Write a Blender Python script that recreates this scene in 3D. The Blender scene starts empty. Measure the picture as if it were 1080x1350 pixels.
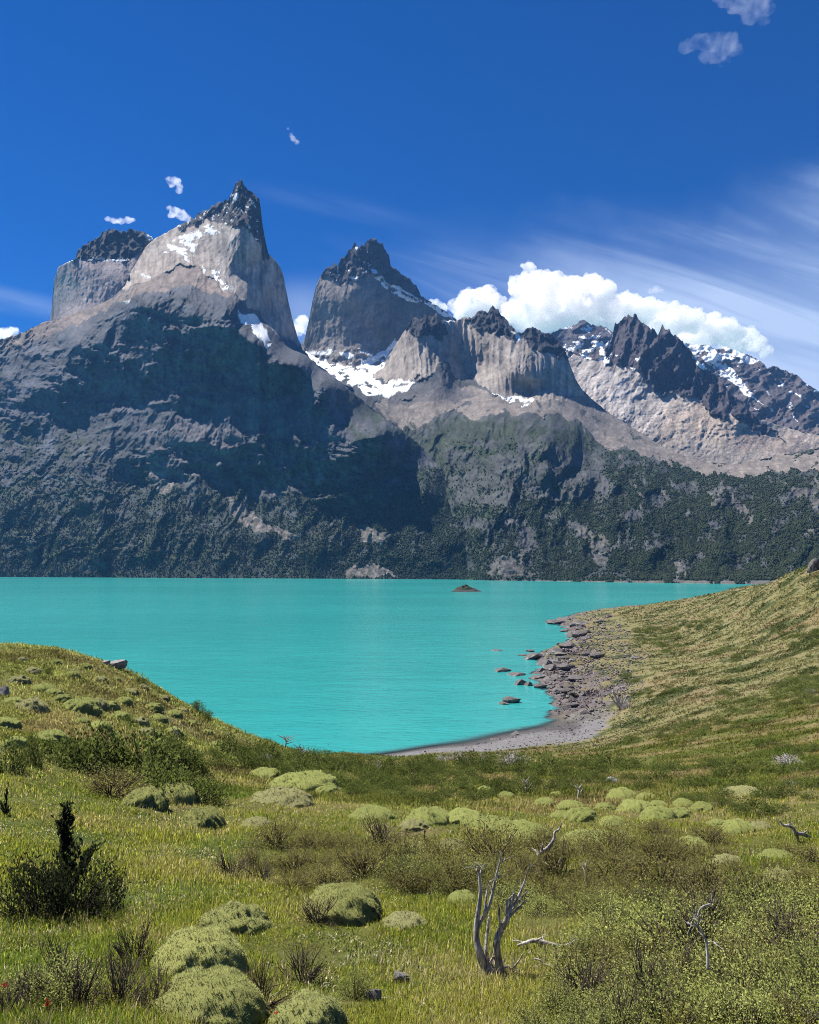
import bpy, bmesh, math, random
import numpy as np
from mathutils import Vector, Matrix, Euler

# ------------------------------------------------------------------ camera, sky, sun, exposure
W0, H0, F0 = 1080.0, 1350.0, 1080.0       # photograph size and focal length in its pixels
EYE = 35.0                                # eye height above the lake
HORIZON = 748.0
PITCH = math.atan((HORIZON - H0/2)/F0)
SUN_EL, SUN_AZ = math.radians(54), math.radians(-52)   # azimuth from the view direction (+Y), minus = left

scene = bpy.context.scene
scene.render.resolution_x, scene.render.resolution_y = 819, 1024
cam_d = bpy.data.cameras.new('camera')
cam = bpy.data.objects.new('camera', cam_d)
scene.collection.objects.link(cam)
cam.location = (0, 0, EYE)
cam.rotation_euler = (math.pi/2 + PITCH, 0, 0)
cam_d.sensor_fit = 'VERTICAL'
cam_d.sensor_height = 24.0
cam_d.lens = 24.0*F0/H0
cam_d.clip_start = 0.1
cam_d.clip_end = 60000
scene.camera = cam

def lin(r, g, b):
    f = lambda c: (c/255/12.92) if c/255 <= .04045 else ((c/255+.055)/1.055)**2.4
    return (f(r), f(g), f(b))

world = bpy.data.worlds.new('World')
scene.world = world
world.use_nodes = True
NT = world.node_tree
for n in list(NT.nodes): NT.nodes.remove(n)

class NB:
    """small node builder"""
    def __init__(s, nt): s.nt = nt
    def n(s, t, **kw):
        o = s.nt.nodes.new(t)
        for k, v in kw.items():
            if k.startswith('i_'):
                key = k[2:]
                key = int(key) if key.isdigit() else key
                o.inputs[key].default_value = v
            else: setattr(o, k, v)
        return o
    def l(s, a, b): s.nt.links.new(a, b)
    def math(s, op, a, b=None, c=None, clamp=False):
        o = s.nt.nodes.new('ShaderNodeMath'); o.operation = op; o.use_clamp = clamp
        for i, x in enumerate((a, b, c)):
            if x is None: continue
            if isinstance(x, (int, float)): o.inputs[i].default_value = x
            else: s.l(x, o.inputs[i])
        return o.outputs[0]
    def mix(s, f, a, b, blend='MIX'):
        o = s.nt.nodes.new('ShaderNodeMix'); o.data_type = 'RGBA'; o.blend_type = blend
        for i, x in ((0, f), (6, a), (7, b)):
            if isinstance(x, (int, float)): o.inputs[i].default_value = x
            elif isinstance(x, (tuple, list)): o.inputs[i].default_value = tuple(x)[:3]+(1,)
            else: s.l(x, o.inputs[i])
        return o.outputs[2]
    def sstep(s, x, a, b):
        o = s.nt.nodes.new('ShaderNodeMapRange'); o.interpolation_type = 'SMOOTHSTEP'
        s.l(x, o.inputs[0]); o.inputs[1].default_value = a; o.inputs[2].default_value = b
        return o.outputs[0]
    def noise(s, vec, scale, detail=4, rough=.5, dist=0.0, dim='3D'):
        o = s.nt.nodes.new('ShaderNodeTexNoise'); o.noise_dimensions = dim
        if vec is not None: s.l(vec, o.inputs['Vector'])
        o.inputs['Scale'].default_value = scale; o.inputs['Detail'].default_value = detail
        o.inputs['Roughness'].default_value = rough; o.inputs['Distortion'].default_value = dist
        return o.outputs['Fac']

def build_world():
    b = NB(NT)
    sky = b.n('ShaderNodeTexSky', sky_type='NISHITA', sun_disc=False)
    sky.sun_elevation = SUN_EL; sky.sun_rotation = SUN_AZ
    sky.altitude = 1800; sky.air_density = 1.0; sky.dust_density = 0.15; sky.ozone_density = 4.0
    hs = b.n('ShaderNodeHueSaturation'); hs.inputs['Saturation'].default_value = 1.42
    hs.inputs['Value'].default_value = 1.0
    b.l(sky.outputs[0], hs.inputs['Color'])
    # thin cirrus of the sky itself, laid out by direction
    tc = b.n('ShaderNodeTexCoord')
    sp = b.n('ShaderNodeSeparateXYZ'); b.l(tc.outputs['Generated'], sp.inputs[0])
    y = b.math('MAXIMUM', sp.outputs[1], 0.05)
    u = b.math('DIVIDE', sp.outputs[0], y)
    t = b.math('DIVIDE', sp.outputs[2], y)
    # along / across the streaks (they fall to the right)
    al = b.math('ADD', b.math('MULTIPLY', u, .94), b.math('MULTIPLY', t, -.34))
    ac = b.math('ADD', b.math('MULTIPLY', u, .30), b.math('MULTIPLY', t, .95))
    cb = b.n('ShaderNodeCombineXYZ'); b.l(b.math('MULTIPLY', al, 2.2), cb.inputs[0]); b.l(b.math('MULTIPLY', ac, 19.0), cb.inputs[1])
    n1 = b.noise(cb.outputs[0], 1.0, 7, .55, .7)
    cb2 = b.n('ShaderNodeCombineXYZ'); b.l(u, cb2.inputs[0]); b.l(t, cb2.inputs[1])
    n2 = b.noise(cb2.outputs[0], 3.4, 5, .55)
    # region of the veil : t below a line that climbs to the right
    line = b.math('ADD', b.math('MULTIPLY', u, .17), .43)
    reg = b.sstep(b.math('SUBTRACT', b.math('ADD', line, b.math('MULTIPLY', b.math('SUBTRACT', n2, .5), .20)), t), -.02, .17)
    regx = b.sstep(u, -.2, .32)
    veil = b.math('MULTIPLY', b.math('MULTIPLY', reg, regx), b.math('ADD', .34, b.math('MULTIPLY', b.sstep(n1, .3, .75), .66)))
    low = b.math('MULTIPLY', b.sstep(b.math('MULTIPLY', t, -1.0), -.42, -.16), b.sstep(u, .06, .46))
    st = b.math('MULTIPLY', b.math('MULTIPLY', b.sstep(n1, .47, .74), reg), b.sstep(u, -.25, .0))
    amt = b.math('ADD', b.math('MULTIPLY', veil, .80), b.math('MULTIPLY', low, .66))
    amt = b.math('ADD', amt, b.math('MULTIPLY', st, .26), clamp=True)
    # streak low on the left
    ls = b.math('MULTIPLY', b.sstep(b.math('ABSOLUTE', b.math('SUBTRACT', b.math('ADD', t, b.math('MULTIPLY', u, .20)), .232)), .022, .002), b.sstep(b.math('MULTIPLY', u, -1.0), .30, .48))
    amt = b.math('ADD', amt, b.math('MULTIPLY', b.math('MULTIPLY', ls, .34), b.sstep(n1, .25, .7)), clamp=True)
    gap = b.math('MULTIPLY', b.sstep(b.math('ABSOLUTE', b.math('ADD', u, .135)), .075, .0), b.sstep(b.math('ABSOLUTE', b.math('SUBTRACT', t, .315)), .06, .0))
    amt = b.math('ADD', amt, b.math('MULTIPLY', gap, .45), clamp=True)
    s2 = b.math('MULTIPLY', b.sstep(b.math('ABSOLUTE', b.math('SUBTRACT', b.math('ADD', t, b.math('MULTIPLY', u, .22)), .434)), .022, .0), b.math('MULTIPLY', b.sstep(u, -.24, -.10), b.sstep(b.math('MULTIPLY', u, -1.0), -.06, .06)))
    amt = b.math('ADD', amt, b.math('MULTIPLY', b.math('MULTIPLY', s2, .13), b.sstep(n1, .2, .7)), clamp=True)
    base = b.mix(1.0, hs.outputs[0], SKY_TINT, 'MULTIPLY')
    col = b.mix(amt, base, CIRRUS)
    bg = b.n('ShaderNodeBackground'); b.l(col, bg.inputs[0]); bg.inputs[1].default_value = SKY_STRENGTH
    out = b.n('ShaderNodeOutputWorld'); b.l(bg.outputs[0], out.inputs[0])
SKY_STRENGTH = 0.068
CIRRUS = (4.3, 5.4, 7.6)
SKY_TINT = (.26, .53, .76)
build_world()

sun_d = bpy.data.lights.new('sun', 'SUN')
sun_d.energy = 4.8; sun_d.angle = math.radians(.53); sun_d.color = (1.0, .955, .88)
sun = bpy.data.objects.new('sun', sun_d); scene.collection.objects.link(sun)
SUNV = Vector((math.sin(SUN_AZ)*math.cos(SUN_EL), math.cos(SUN_AZ)*math.cos(SUN_EL), math.sin(SUN_EL)))
sun.rotation_euler = SUNV.to_track_quat('Z', 'Y').to_euler()
sun.location = (0, 0, 300)

scene.view_settings.view_transform = 'Standard'
scene.view_settings.look = 'None'
scene.view_settings.gamma = 1.0
scene.view_settings.exposure = 0.9
scene.cycles.use_denoising = True
scene.cycles.denoiser = 'OPENIMAGEDENOISE'
scene.cycles.denoising_input_passes = 'RGB_ALBEDO_NORMAL'
scene.cycles.denoising_prefilter = 'NONE'
scene.cycles.filter_width = 1.0
scene.cycles.max_bounces = 24
scene.cycles.diffuse_bounces = 3
scene.cycles.transparent_max_bounces = 24
scene.cycles.volume_bounces = 24
scene.cycles.sample_clamp_indirect = 8

# ------------------------------------------------------------------ helpers
C = scene.collection
rng = np.random.default_rng(7)
random.seed(5)
CP, SP = math.cos(PITCH), math.sin(PITCH)

def unproj(px, py, D):
    """photo pixel + depth along +Y -> world xyz (arrays)"""
    a = (np.asarray(px, float)-W0/2)/F0
    c = (H0/2-np.asarray(py, float))/F0
    dy = CP - c*SP
    dz = SP + c*CP
    k = D/dy
    return a*k, np.asarray(D, float)+0*k, EYE + dz*k

def proj(x, y, z):
    zz = z-EYE
    fy = y*CP + zz*SP
    fz = -y*SP + zz*CP
    fy = np.maximum(fy, 1e-3)
    return W0/2 + F0*x/fy, H0/2 - F0*fz/fy

def _hash(ix, iy, seed):
    h = (ix.astype(np.int64)*374761393 + iy.astype(np.int64)*668265263 + seed*2147483647) & 0xFFFFFFFF
    h = ((h ^ (h >> 13))*1274126177) & 0xFFFFFFFF
    h = ((h ^ (h >> 16))*2246822519) & 0xFFFFFFFF
    return (h ^ (h >> 15)) & 0xFFFFFFFF

def gnoise(x, y, seed=0):
    """2-D gradient noise about -1..1"""
    x = np.asarray(x, float); y = np.asarray(y, float)
    x0 = np.floor(x); y0 = np.floor(y); fx = x-x0; fy = y-y0
    ux = fx*fx*fx*(fx*(fx*6-15)+10); uy = fy*fy*fy*(fy*(fy*6-15)+10)
    r = []
    for dx in (0, 1):
        for dy in (0, 1):
            a = _hash(x0+dx, y0+dy, seed)*(2*math.pi/4294967296.0)
            r.append(np.cos(a)*(fx-dx)+np.sin(a)*(fy-dy))
    v0 = r[0]*(1-uy)+r[1]*uy; v1 = r[2]*(1-uy)+r[3]*uy
    return (v0*(1-ux)+v1*ux)*1.5

def fbm(x, y, octv=5, seed=0, gain=.5, lac=2.03):
    s = 0; a = 1; f = 1
    for o in range(octv):
        s = s + a*gnoise(x*f+17.3*o, y*f-9.1*o, seed+o*13); a *= gain; f *= lac
    return s

def ridged(x, y, octv=5, seed=0, gain=.5, lac=2.03):
    s = 0; a = 1; f = 1; w = 1
    for o in range(octv):
        n = 1-np.abs(gnoise(x*f+11.7*o, y*f+5.3*o, seed+o*7))
        n = n*n
        s = s + a*n*w
        w = np.clip(n*1.6, .25, 1)
        a *= gain; f *= lac
    return s-1.0

def inpoly(px, py, poly):
    P = np.asarray(poly, float)
    r = np.zeros(px.shape, bool)
    j = len(P)-1
    for i in range(len(P)):
        xi, yi = P[i]; xj, yj = P[j]
        if yi != yj:
            r ^= ((yi > py) != (yj > py)) & (px < (xj-xi)*(py-yi)/(yj-yi)+xi)
        j = i
    return r

def rbf_fit(P, v, c=25.0):
    P = np.asarray(P, float); v = np.asarray(v, float); n = len(P)
    d = np.sqrt(((P[:, None]-P[None])**2).sum(-1)+c*c)
    A = np.zeros((n+3, n+3)); A[:n, :n] = d
    A[:n, n] = 1; A[:n, n+1:] = P; A[n, :n] = 1; A[n+1:, :n] = P.T
    w = np.linalg.solve(A+np.diag([1e-9]*n+[0]*3), np.r_[v, 0, 0, 0])
    return P, w, c

def rbf_eval(R, x, y):
    P, w, c = R
    s = w[-3]+w[-2]*x+w[-1]*y
    for (a, b), k in zip(P, w[:-3]):
        s = s + k*np.sqrt((x-a)**2+(y-b)**2+c*c)
    return s

def sstep(x, a, b):
    t = np.clip((x-a)/(b-a), 0, 1)
    return t*t*(3-2*t)

def mesh_np(name, V, F, smooth=False, cols=None, attrs=None, mat=None, parent=None, link=True):
    """V (n,3); F (m,3) or (m,4) or list of both; point colour 'col'"""
    me = bpy.data.meshes.new(name)
    V = np.ascontiguousarray(V, np.float32)
    Fs = F if isinstance(F, list) else [F]
    Fs = [np.ascontiguousarray(f, np.int32) for f in Fs if len(f)]
    nl = sum(f.size for f in Fs); nf = sum(len(f) for f in Fs)
    me.vertices.add(len(V)); me.loops.add(nl); me.polygons.add(nf)
    me.vertices.foreach_set('co', V.ravel())
    me.loops.foreach_set('vertex_index', np.concatenate([f.ravel() for f in Fs]))
    tot = np.concatenate([np.full(len(f), f.shape[1], np.int32) for f in Fs])
    st = np.r_[0, np.cumsum(tot)[:-1]].astype(np.int32)
    me.polygons.foreach_set('loop_start', st)
    try: me.polygons.foreach_set('loop_total', tot)
    except Exception: pass
    if smooth: me.polygons.foreach_set('use_smooth', np.ones(nf, bool))
    if cols is not None:
        a = me.color_attributes.new('col', 'FLOAT_COLOR', 'POINT')
        c4 = np.ones((len(V), 4), np.float32); c4[:, :3] = cols
        a.data.foreach_set('color', c4.ravel())
    for k, v in (attrs or {}).items():
        a = me.attributes.new(k, 'FLOAT', 'POINT'); a.data.foreach_set('value', np.ascontiguousarray(v, np.float32))
    me.update(); me.validate(verbose=False)
    if mat: me.materials.append(mat)
    if not link: return me
    o = bpy.data.objects.new(name, me); C.objects.link(o)
    if parent: o.parent = parent
    return o

def grid_faces(nr, nc):
    i = np.arange(nr*nc).reshape(nr, nc)
    return np.stack([i[:-1, :-1], i[1:, :-1], i[1:, 1:], i[:-1, 1:]], -1).reshape(-1, 4)

def tag(o, label=None, cat=None, group=None, kind=None):
    if label: o['label'] = label
    if cat: o['category'] = cat
    if group: o['group'] = group
    if kind: o['kind'] = kind
    return o

def new_mat(name):
    m = bpy.data.materials.new(name); m.use_nodes = True
    nt = m.node_tree
    for n in list(nt.nodes): nt.nodes.remove(n)
    b = NB(nt)
    out = b.n('ShaderNodeOutputMaterial')
    return m, b, out

# ------------------------------------------------------------------ materials of the land
def mat_rock():
    """mountain rock: albedo from the 'col' attribute (rock, scree, snow, scrub), broken up with noise"""
    m, b, out = new_mat('mountain_rock')
    at = b.n('ShaderNodeAttribute', attribute_name='col')
    sn = b.n('ShaderNodeAttribute', attribute_name='snow')
    g = b.n('ShaderNodeNewGeometry')
    mp = b.n('ShaderNodeMapping'); b.l(g.outputs['Position'], mp.inputs[0]); mp.inputs['Scale'].default_value = (1, 1, .45)
    n1 = b.noise(mp.outputs[0], .05, 9, .72)
    n2 = b.noise(g.outputs['Position'], .013, 5, .6)
    f = b.math('ADD', b.math('MULTIPLY', n1, 1.0), b.math('MULTIPLY', n2, .7))
    f = b.math('ADD', b.math('MULTIPLY', b.math('SUBTRACT', f, .85), 1.35), 1.0)
    f = b.math('ADD', b.math('MULTIPLY', b.math('SUBTRACT', f, 1.0), b.math('SUBTRACT', 1.0, b.math('MULTIPLY', sn.outputs['Fac'], .9))), 1.0)
    f = b.math('MAXIMUM', f, .35)
    vs = b.n('ShaderNodeVectorMath', operation='SCALE'); b.l(at.outputs['Color'], vs.inputs[0]); b.l(f, vs.inputs['Scale'])
    bs = b.n('ShaderNodeBsdfPrincipled')
    b.l(vs.outputs[0], bs.inputs['Base Color'])
    bs.inputs['Roughness'].default_value = .9; bs.inputs['Specular IOR Level'].default_value = .15
    bp = b.n('ShaderNodeBump'); bp.inputs['Strength'].default_value = .85; bp.inputs['Distance'].default_value = 9
    b.l(b.math('MULTIPLY', n1, b.math('SUBTRACT', 1.0, b.math('MULTIPLY', sn.outputs['Fac'], .7))), bp.inputs['Height'])
    b.l(bp.outputs[0], bs.inputs['Normal'])
    b.l(bs.outputs[0], out.inputs[0])
    return m
M_ROCK = mat_rock()
# surface albedos (linear)
GRANITE = np.array((.32, .28, .245)); GRANITE_PINK = np.array((.33, .275, .265)); DARK = np.array((.030, .029, .036))
CLIFF = np.array((.088, .094, .112)); BROWN = np.array((.24, .185, .155)); SCREE = np.array((.235, .212, .192))
SNOW = np.array((.86, .88, .90)); SCRUB = np.array((.033, .045, .028)); GREEN = np.array((.036, .055, .024)); PALE = np.array((.40, .36, .33))
DUST = np.array((.38, .305, .24)); PURPLE = np.array((.09, .076, .08))

def shoreD(px):                      # distance of the far shore for each column of the view
    return np.interp(px, [-400, 0, 500, 750, 1000, 1300], [3900, 3050, 2500, 2030, 1720, 1480])

def sheet(name, px0, px1, step, outline, bottom, ctrl, rows, jag, style, c=25.0, shift=None):
    """one massif: a closed-over relief from its foot to the skyline and down its far side.
    outline: skyline polyline; ctrl: (px, py, D); style(px,py,D)-> noise in metres, colours, snow."""
    px = np.arange(px0, px1+step, step)
    ol = np.asarray(outline, float)
    top = np.interp(px, ol[:, 0], ol[:, 1])
    top = top + jag(px, top)
    bot = np.interp(px, [p[0] for p in bottom], [p[1] for p in bottom])
    top = np.minimum(top, bot-.5)
    v = np.linspace(0, 1, rows)
    PX = np.repeat(px[None], rows, 0)
    PY = bot[None]+(top-bot)[None]*v[:, None]
    K = np.asarray(ctrl, float)
    Dv = K[:, 2].copy()
    if shift is not None: Dv += shift(K[:, 0])
    R = rbf_fit(K[:, :2], np.log(Dv), c)
    D0 = np.exp(rbf_eval(R, PX, PY))
    nz, col, snow = style(PX, PY, D0)
    grain = 1+(.19*fbm(PX/4.5, PY/4.0, 3, 801, .7)+.16*fbm(PX/11, PY/8, 3, 803, .6))*(1-.85*snow)
    col = np.clip(col*np.clip(grain, .45, 1.6)[..., None], .008, .9)
    nz = nz-2.2*ridged(PX/5.5, PY/5.5, 3, 805, .65)*(1-.7*snow)*np.clip((766-PY)/30, 0, 1)
    D = D0+nz
    X, Y, Z = unproj(PX, PY, D)
    # far side
    nb = 10
    xb = []; t = np.linspace(.02, 1, nb)
    xt, yt, zt = X[-1], Y[-1], Z[-1]
    for k in t:
        s = 1+.0*k
        yy = yt*(1+.11*k)
        xb.append(np.stack([xt*(1+.11*k*.6), yy, np.maximum(zt-(yt*.30)*k**1.1, -40)], -1))
    V = np.concatenate([np.stack([X, Y, Z], -1), np.stack(xb, 0)], 0)
    cols = np.concatenate([col, np.repeat(col[-1:], nb, 0)], 0)
    sn = np.concatenate([snow, np.repeat(snow[-1:], nb, 0)], 0)
    nr, nc = V.shape[:2]
    o = mesh_np(name, V.reshape(-1, 3), grid_faces(nr, nc), smooth=False, cols=cols.reshape(-1, 3), attrs={'snow': sn.ravel()}, mat=M_ROCK)
    tag(o, kind='structure')
    return o, (px, PX, PY, X, Y, Z, col)

def relief(PX, PY, seed, base=110, amp=80, asp=.6, octv=7):
    """rugged slope: ribs and gullies; wavelengths in photo pixels, result in metres"""
    wx = PX+14*fbm(PX/70, PY/70, 3, seed+91); wy = PY+14*fbm(PX/70+9, PY/70, 3, seed+92)
    return -amp*(ridged(wx/base, wy/base*asp, octv, seed, .56))

def cliffness(PY, D, lo=52, hi=66):
    Z = D*(HORIZON-PY)/F0
    dz = np.gradient(Z, axis=0); dd = np.gradient(D, axis=0)
    a = np.degrees(np.arctan2(dz, np.maximum(dd, 1e-6)))
    return sstep(a, lo, hi)

def paint(col, mask, c, a=1.0):
    m = (mask.astype(float)*a)[..., None]
    return col*(1-m)+np.asarray(c)*m

def warp(PX, PY, seed, a=5, s=22):
    return PX+a*fbm(PX/s, PY/s, 4, seed), PY+a*fbm(PX/s+31, PY/s, 4, seed+3)

def patches(PX, PY, s, seed, lo, hi, octv=5, ax=1.0):
    return sstep(fbm(PX/s*ax, PY/s, octv, seed, .58), lo, hi)

# ------------------------------------------------------------------ the mountains
def jag_of(segs, base, seed):
    """roughness of the skyline: segs = (px0, px1, amplitude in px)"""
    def f(px, top):
        a = np.full(px.shape, float(base))
        for p0, p1, am in segs: a = np.where((px >= p0) & (px <= p1), am, a)
        a = np.convolve(np.pad(a, 6, mode='edge'), np.ones(13)/13, 'valid')
        return a*(ridged(px/9, px*0+seed, 4, seed, .6)*-1.3+.3)
    return f

# --- left massif with the great horn
OL_A = [(-260, 560), (-120, 500), (-40, 468), (0, 448), (30, 438), (60, 424), (95, 414), (125, 405), (150, 392), (165, 377), (172, 360), (182, 343), (192, 326), (205, 314), (230, 301), (246, 291), (270, 277), (292, 266), (303, 261),
        (307, 254), (311, 243), (315, 239), (318, 237), (321, 243), (326, 250), (335, 256), (342, 262), (344, 276), (346, 295), (350, 316), (353.5, 334), (360, 340), (367, 348), (373, 360), (376, 376), (380, 396), (386, 422), (393, 446), (399, 460),
        (412, 475), (430, 489), (448, 503), (465, 517), (485, 534), (505, 550), (530, 567), (552, 585), (572, 607), (590, 628), (606, 650), (625, 676), (650, 705), (690, 740), (715, 762)]
K_A = []
for px, pts in {
    -250: [(766, 2500), (690, 2700), (640, 2900), (600, 3100), (560, 3350)],
    -120: [(766, 2500), (690, 2700), (620, 2950), (560, 3200), (500, 3500)],
    0: [(766, 2450), (700, 2650), (640, 2850), (590, 3080), (545, 3250), (500, 3380), (448, 3650)],
    60: [(766, 2450), (700, 2630), (640, 2830), (590, 3050), (550, 3180), (500, 3280), (470, 3400), (424, 3700)],
    110: [(766, 2450), (700, 2620), (640, 2800), (590, 3000), (560, 3150), (545, 3190), (480, 3260), (440, 3380), (412, 3700)],
    180: [(766, 2450), (690, 2650), (625, 2870), (575, 2970), (554, 3060), (430, 3210), (392, 3320), (382, 3450), (362, 3750), (345, 3950)],
    250: [(766, 2450), (690, 2660), (640, 2820), (620, 2870), (575, 2920), (560, 2990), (550, 3020), (400, 3190), (378, 3330), (356, 3560), (320, 3860), (300, 4020), (288, 4120)],
    290: [(330, 3720), (300, 3890), (266, 4060)],
    318: [(766, 2450), (700, 2640), (650, 2830), (560, 2950), (480, 3050), (400, 3180), (388, 3310), (370, 3560), (335, 3640), (305, 3730), (262, 3900), (240, 3960)],
    352: [(766, 2450), (700, 2640), (660, 2800), (560, 2910), (446, 3080), (428, 3420), (405, 3780), (370, 3920), (338, 4060)],
    385: [(560, 2870), (500, 2980), (470, 3120), (458, 3600), (430, 4150), (410, 4250)],
    398: [(500, 2990), (475, 3150), (466, 3500)],
    430: [(766, 2450), (702, 2620), (684, 2680), (560, 2820), (512, 2900), (502, 3060), (492, 3400)],
    500: [(766, 2450), (708, 2610), (690, 2660), (592, 2770), (566, 2850), (550, 3300)],
    565: [(766, 2450), (712, 2590), (680, 2680), (640, 2820), (603, 3170)],
    625: [(766, 2450), (725, 2580), (695, 2740), (677, 2950)],
    700: [(766, 2450), (752, 2570)]}.items():
    K_A += [(px, py, D) for py, D in pts]
def shift_A(px): return np.interp(px, [-250, 0, 250, 500, 700], [700, 560, 240, 40, -180])

def style_A(PX, PY, D):
    qx, qy = warp(PX, PY, 11, 6)
    granite = inpoly(qx, qy, [(160, 382), (175, 335), (205, 305), (250, 285), (320, 290), (353, 325), (376, 350), (400, 450), (392, 462), (372, 447), (352, 428), (330, 400), (305, 385), (280, 368), (262, 352), (238, 350), (205, 366)])
    cap = inpoly(qx, qy, [(238, 303), (262, 292), (284, 290), (300, 298), (318, 300), (334, 309), (346, 324), (353, 338), (360, 330), (350, 200), (290, 200), (230, 280)])
    brown = inpoly(qx, qy, [(40, 430), (100, 410), (165, 384), (205, 363), (240, 347), (262, 350), (284, 369), (306, 387), (300, 394), (250, 377), (190, 386), (150, 402), (110, 424), (60, 446), (0, 462), (-60, 500), (-60, 470)])
    lowf = sstep(PY, 555, 690)                       # scrub creeping up
    fl = granite & ~cap
    big = relief(PX, PY, 5, 120, 95, .55)
    gul = relief(PX+.35*PY, PY, 35, 42, 34, .35, 5)
    lx, ly = warp(PX, PY, 58, 16, 45)
    ledge = -20*ridged((lx-.9*ly)/75, (ly+.45*lx)/24, 6, 57, .58)*(.45+.55*sstep(fbm(PX/60, PY/50, 3, 63), -.3, .4))     # tilted beds of the left flank
    flute = -7*ridged(PX/11+.5*fbm(PX/30, PY/40, 4, 3), PY/110, 5, 21, .6) + 20*fbm(PX/45, PY/50, 7, 22, .56) - 8*ridged((PX+.5*PY)/30, (PY-.6*PX)/60, 5, 24, .6)
    capn = -34*ridged(PX/22, PY/30, 5, 44, .6)
    cl = cliffness(PY, D)
    wallr = -15*ridged(PX/17+.5*fbm(PX/30, PY/40, 4, 58), PY/60, 6, 59, .6)+30*fbm(PX/60, PY/55, 7, 60, .57)-36*ridged((PX+.6*PY)/70, (PY-.25*PX)/34, 6, 64, .58)-7*ridged(PX/30, PY/9, 4, 62)
    slope = big*.55+gul*.7+ledge*sstep(-PX, -330, -120)*1.0
    nz = np.where(cap, capn, np.where(fl, flute, wallr*cl+slope*(1-cl)))
    w = sstep(PY, 766-22, 766-60)*0+np.clip((766-PY)/40, 0, 1)       # calm at the shore
    nz = nz*np.clip(w, .0, 1)*np.clip(D/3400, .7, 1.1)
    # colours
    col = np.broadcast_to(CLIFF, PX.shape+(3,)).copy()
    var = fbm(qx/40, qy/26, 5, 71, .6)
    col = col*(1+.35*var)[..., None]
    pale = patches(qx-.8*qy, qy+.5*qx, 26, 77, .15, .75)*.5
    col = paint(col, pale, (.15, .135, .135))
    scr = np.clip(lowf*1.25+.55*fbm(qx/30, qy/18, 5, 81, .6)-.25, 0, 1)
    lft = sstep(-PX, -260, -60)*sstep(PY, 540, 570)
    scr = np.maximum(scr, lft*np.clip(.45+.9*fbm(qx/26, qy/14, 5, 83, .6), 0, 1))
    rgt = inpoly(qx, qy, [(430, 500), (480, 525), (560, 590), (640, 690), (600, 720), (520, 640), (470, 580)])
    scr = np.maximum(scr, rgt*np.clip(.55+.9*fbm(qx/22, qy/22, 4, 85), 0, 1))
    mixc = SCRUB+(GREEN-SCRUB)*patches(qx, qy, 30, 87, -.2, .7)[..., None]
    col = col*(1-scr[..., None]*.92)+mixc*scr[..., None]*.92
    lit_but = inpoly(qx, qy, [(188, 568), (215, 556), (265, 550), (320, 568), (322, 600), (285, 628), (238, 624), (205, 640), (196, 610)])  # sunlit patch on the buttress, put in as a paler rock colour
    col = paint(col, lit_but*(.3+.7*patches(qx, qy, 9, 91, -.35, .25)), (.16, .145, .15), .75)
    but2 = inpoly(qx, qy, [(335, 632), (370, 620), (400, 628), (425, 612), (428, 640), (395, 650), (350, 660), (322, 655)])
    col = paint(col, but2*patches(qx, qy, 9, 93, -.3, .3), (.15, .14, .145), .7)
    deb = inpoly(qx, qy, [(300, 652), (320, 665), (345, 690), (395, 705), (400, 715), (350, 702), (312, 690)])
    deb |= inpoly(qx, qy, [(198, 620), (215, 622), (230, 640), (225, 652), (208, 648)])
    deb |= inpoly(qx, qy, [(462, 746), (500, 742), (520, 760), (460, 760)])
    deb |= inpoly(qx, qy, [(470, 690), (515, 705), (505, 722), (480, 712)])
    col = paint(col, deb*(.35+.65*patches(qx, qy, 6, 89, -.1, .2)), (.27, .225, .2), .8)
    col = paint(col, brown, BROWN*(1+.25*fbm(PX/9, PY/5, 4, 61)[..., None]), .9)
    gcol = GRANITE*(1+.42*fbm(PX/6+.3*fbm(PX/20, PY/25, 3, 32), PY/48, 5, 31, .65)+.2*fbm(PX/40, PY/30, 4, 33))[..., None]
    sunlit_warm = sstep(-PX, -300, -255)  # sunlight on the left shoulder painted into the granite, lighter and warmer
    gcol = gcol*(1+sunlit_warm[..., None]*np.array((.16, .10, .04)))
    col = np.where(fl[..., None], gcol, col)
    col = np.where(cap[..., None], DARK*(1+.6*fbm(PX/8, PY/8, 4, 37))[..., None], col)
    snow = inpoly(qx, qy, [(314, 408), (334, 414), (347, 428), (357, 446), (344, 451), (333, 436), (322, 425)])
    snow |= inpoly(qx, qy, [(344, 452), (358, 452), (352, 462)])
    sp = inpoly(qx, qy, [(222, 322), (246, 308), (270, 301), (292, 299), (288, 307), (268, 312), (256, 330), (244, 345), (236, 334), (212, 334)])
    snow |= sp & (fbm(PX/16-.4*PY/16, PY/7, 4, 41) > -.02)
    sp = inpoly(qx, qy, [(266, 352), (282, 356), (298, 362), (310, 378), (300, 380), (276, 366)])
    snow |= sp & (fbm(PX/9, PY/6, 4, 43) > .0)
    sp = inpoly(qx, qy, [(176, 352), (190, 358), (200, 366), (186, 366)])
    snow |= sp & (fbm(PX/9, PY/4, 3, 45) > .05)
    snow |= cap & (fbm(PX/7-.5*PY/7, PY/6, 4, 47, .6) > .62)
    snow |= cap & inpoly(qx, qy, [(303, 262), (312, 258), (310, 268)])
    snow |= inpoly(qx, qy, [(160, 396), (172, 392), (170, 398)])
    col = np.where(snow[..., None], SNOW, col)
    return nz, np.clip(col, .01, .9), snow.astype(float)

massif_left, DATA_A = sheet('mountain_slope', -260, 715, 1.1, OL_A, [(-260, 768), (715, 768)], K_A, 470,
      jag_of([(240, 306, 3.0), (306, 330, 2.5), (330, 354, 1.5), (354, 396, .5), (165, 240, .7), (-260, 165, 1.2)], 1.3, 3), style_A, 25, shift_A)

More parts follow.
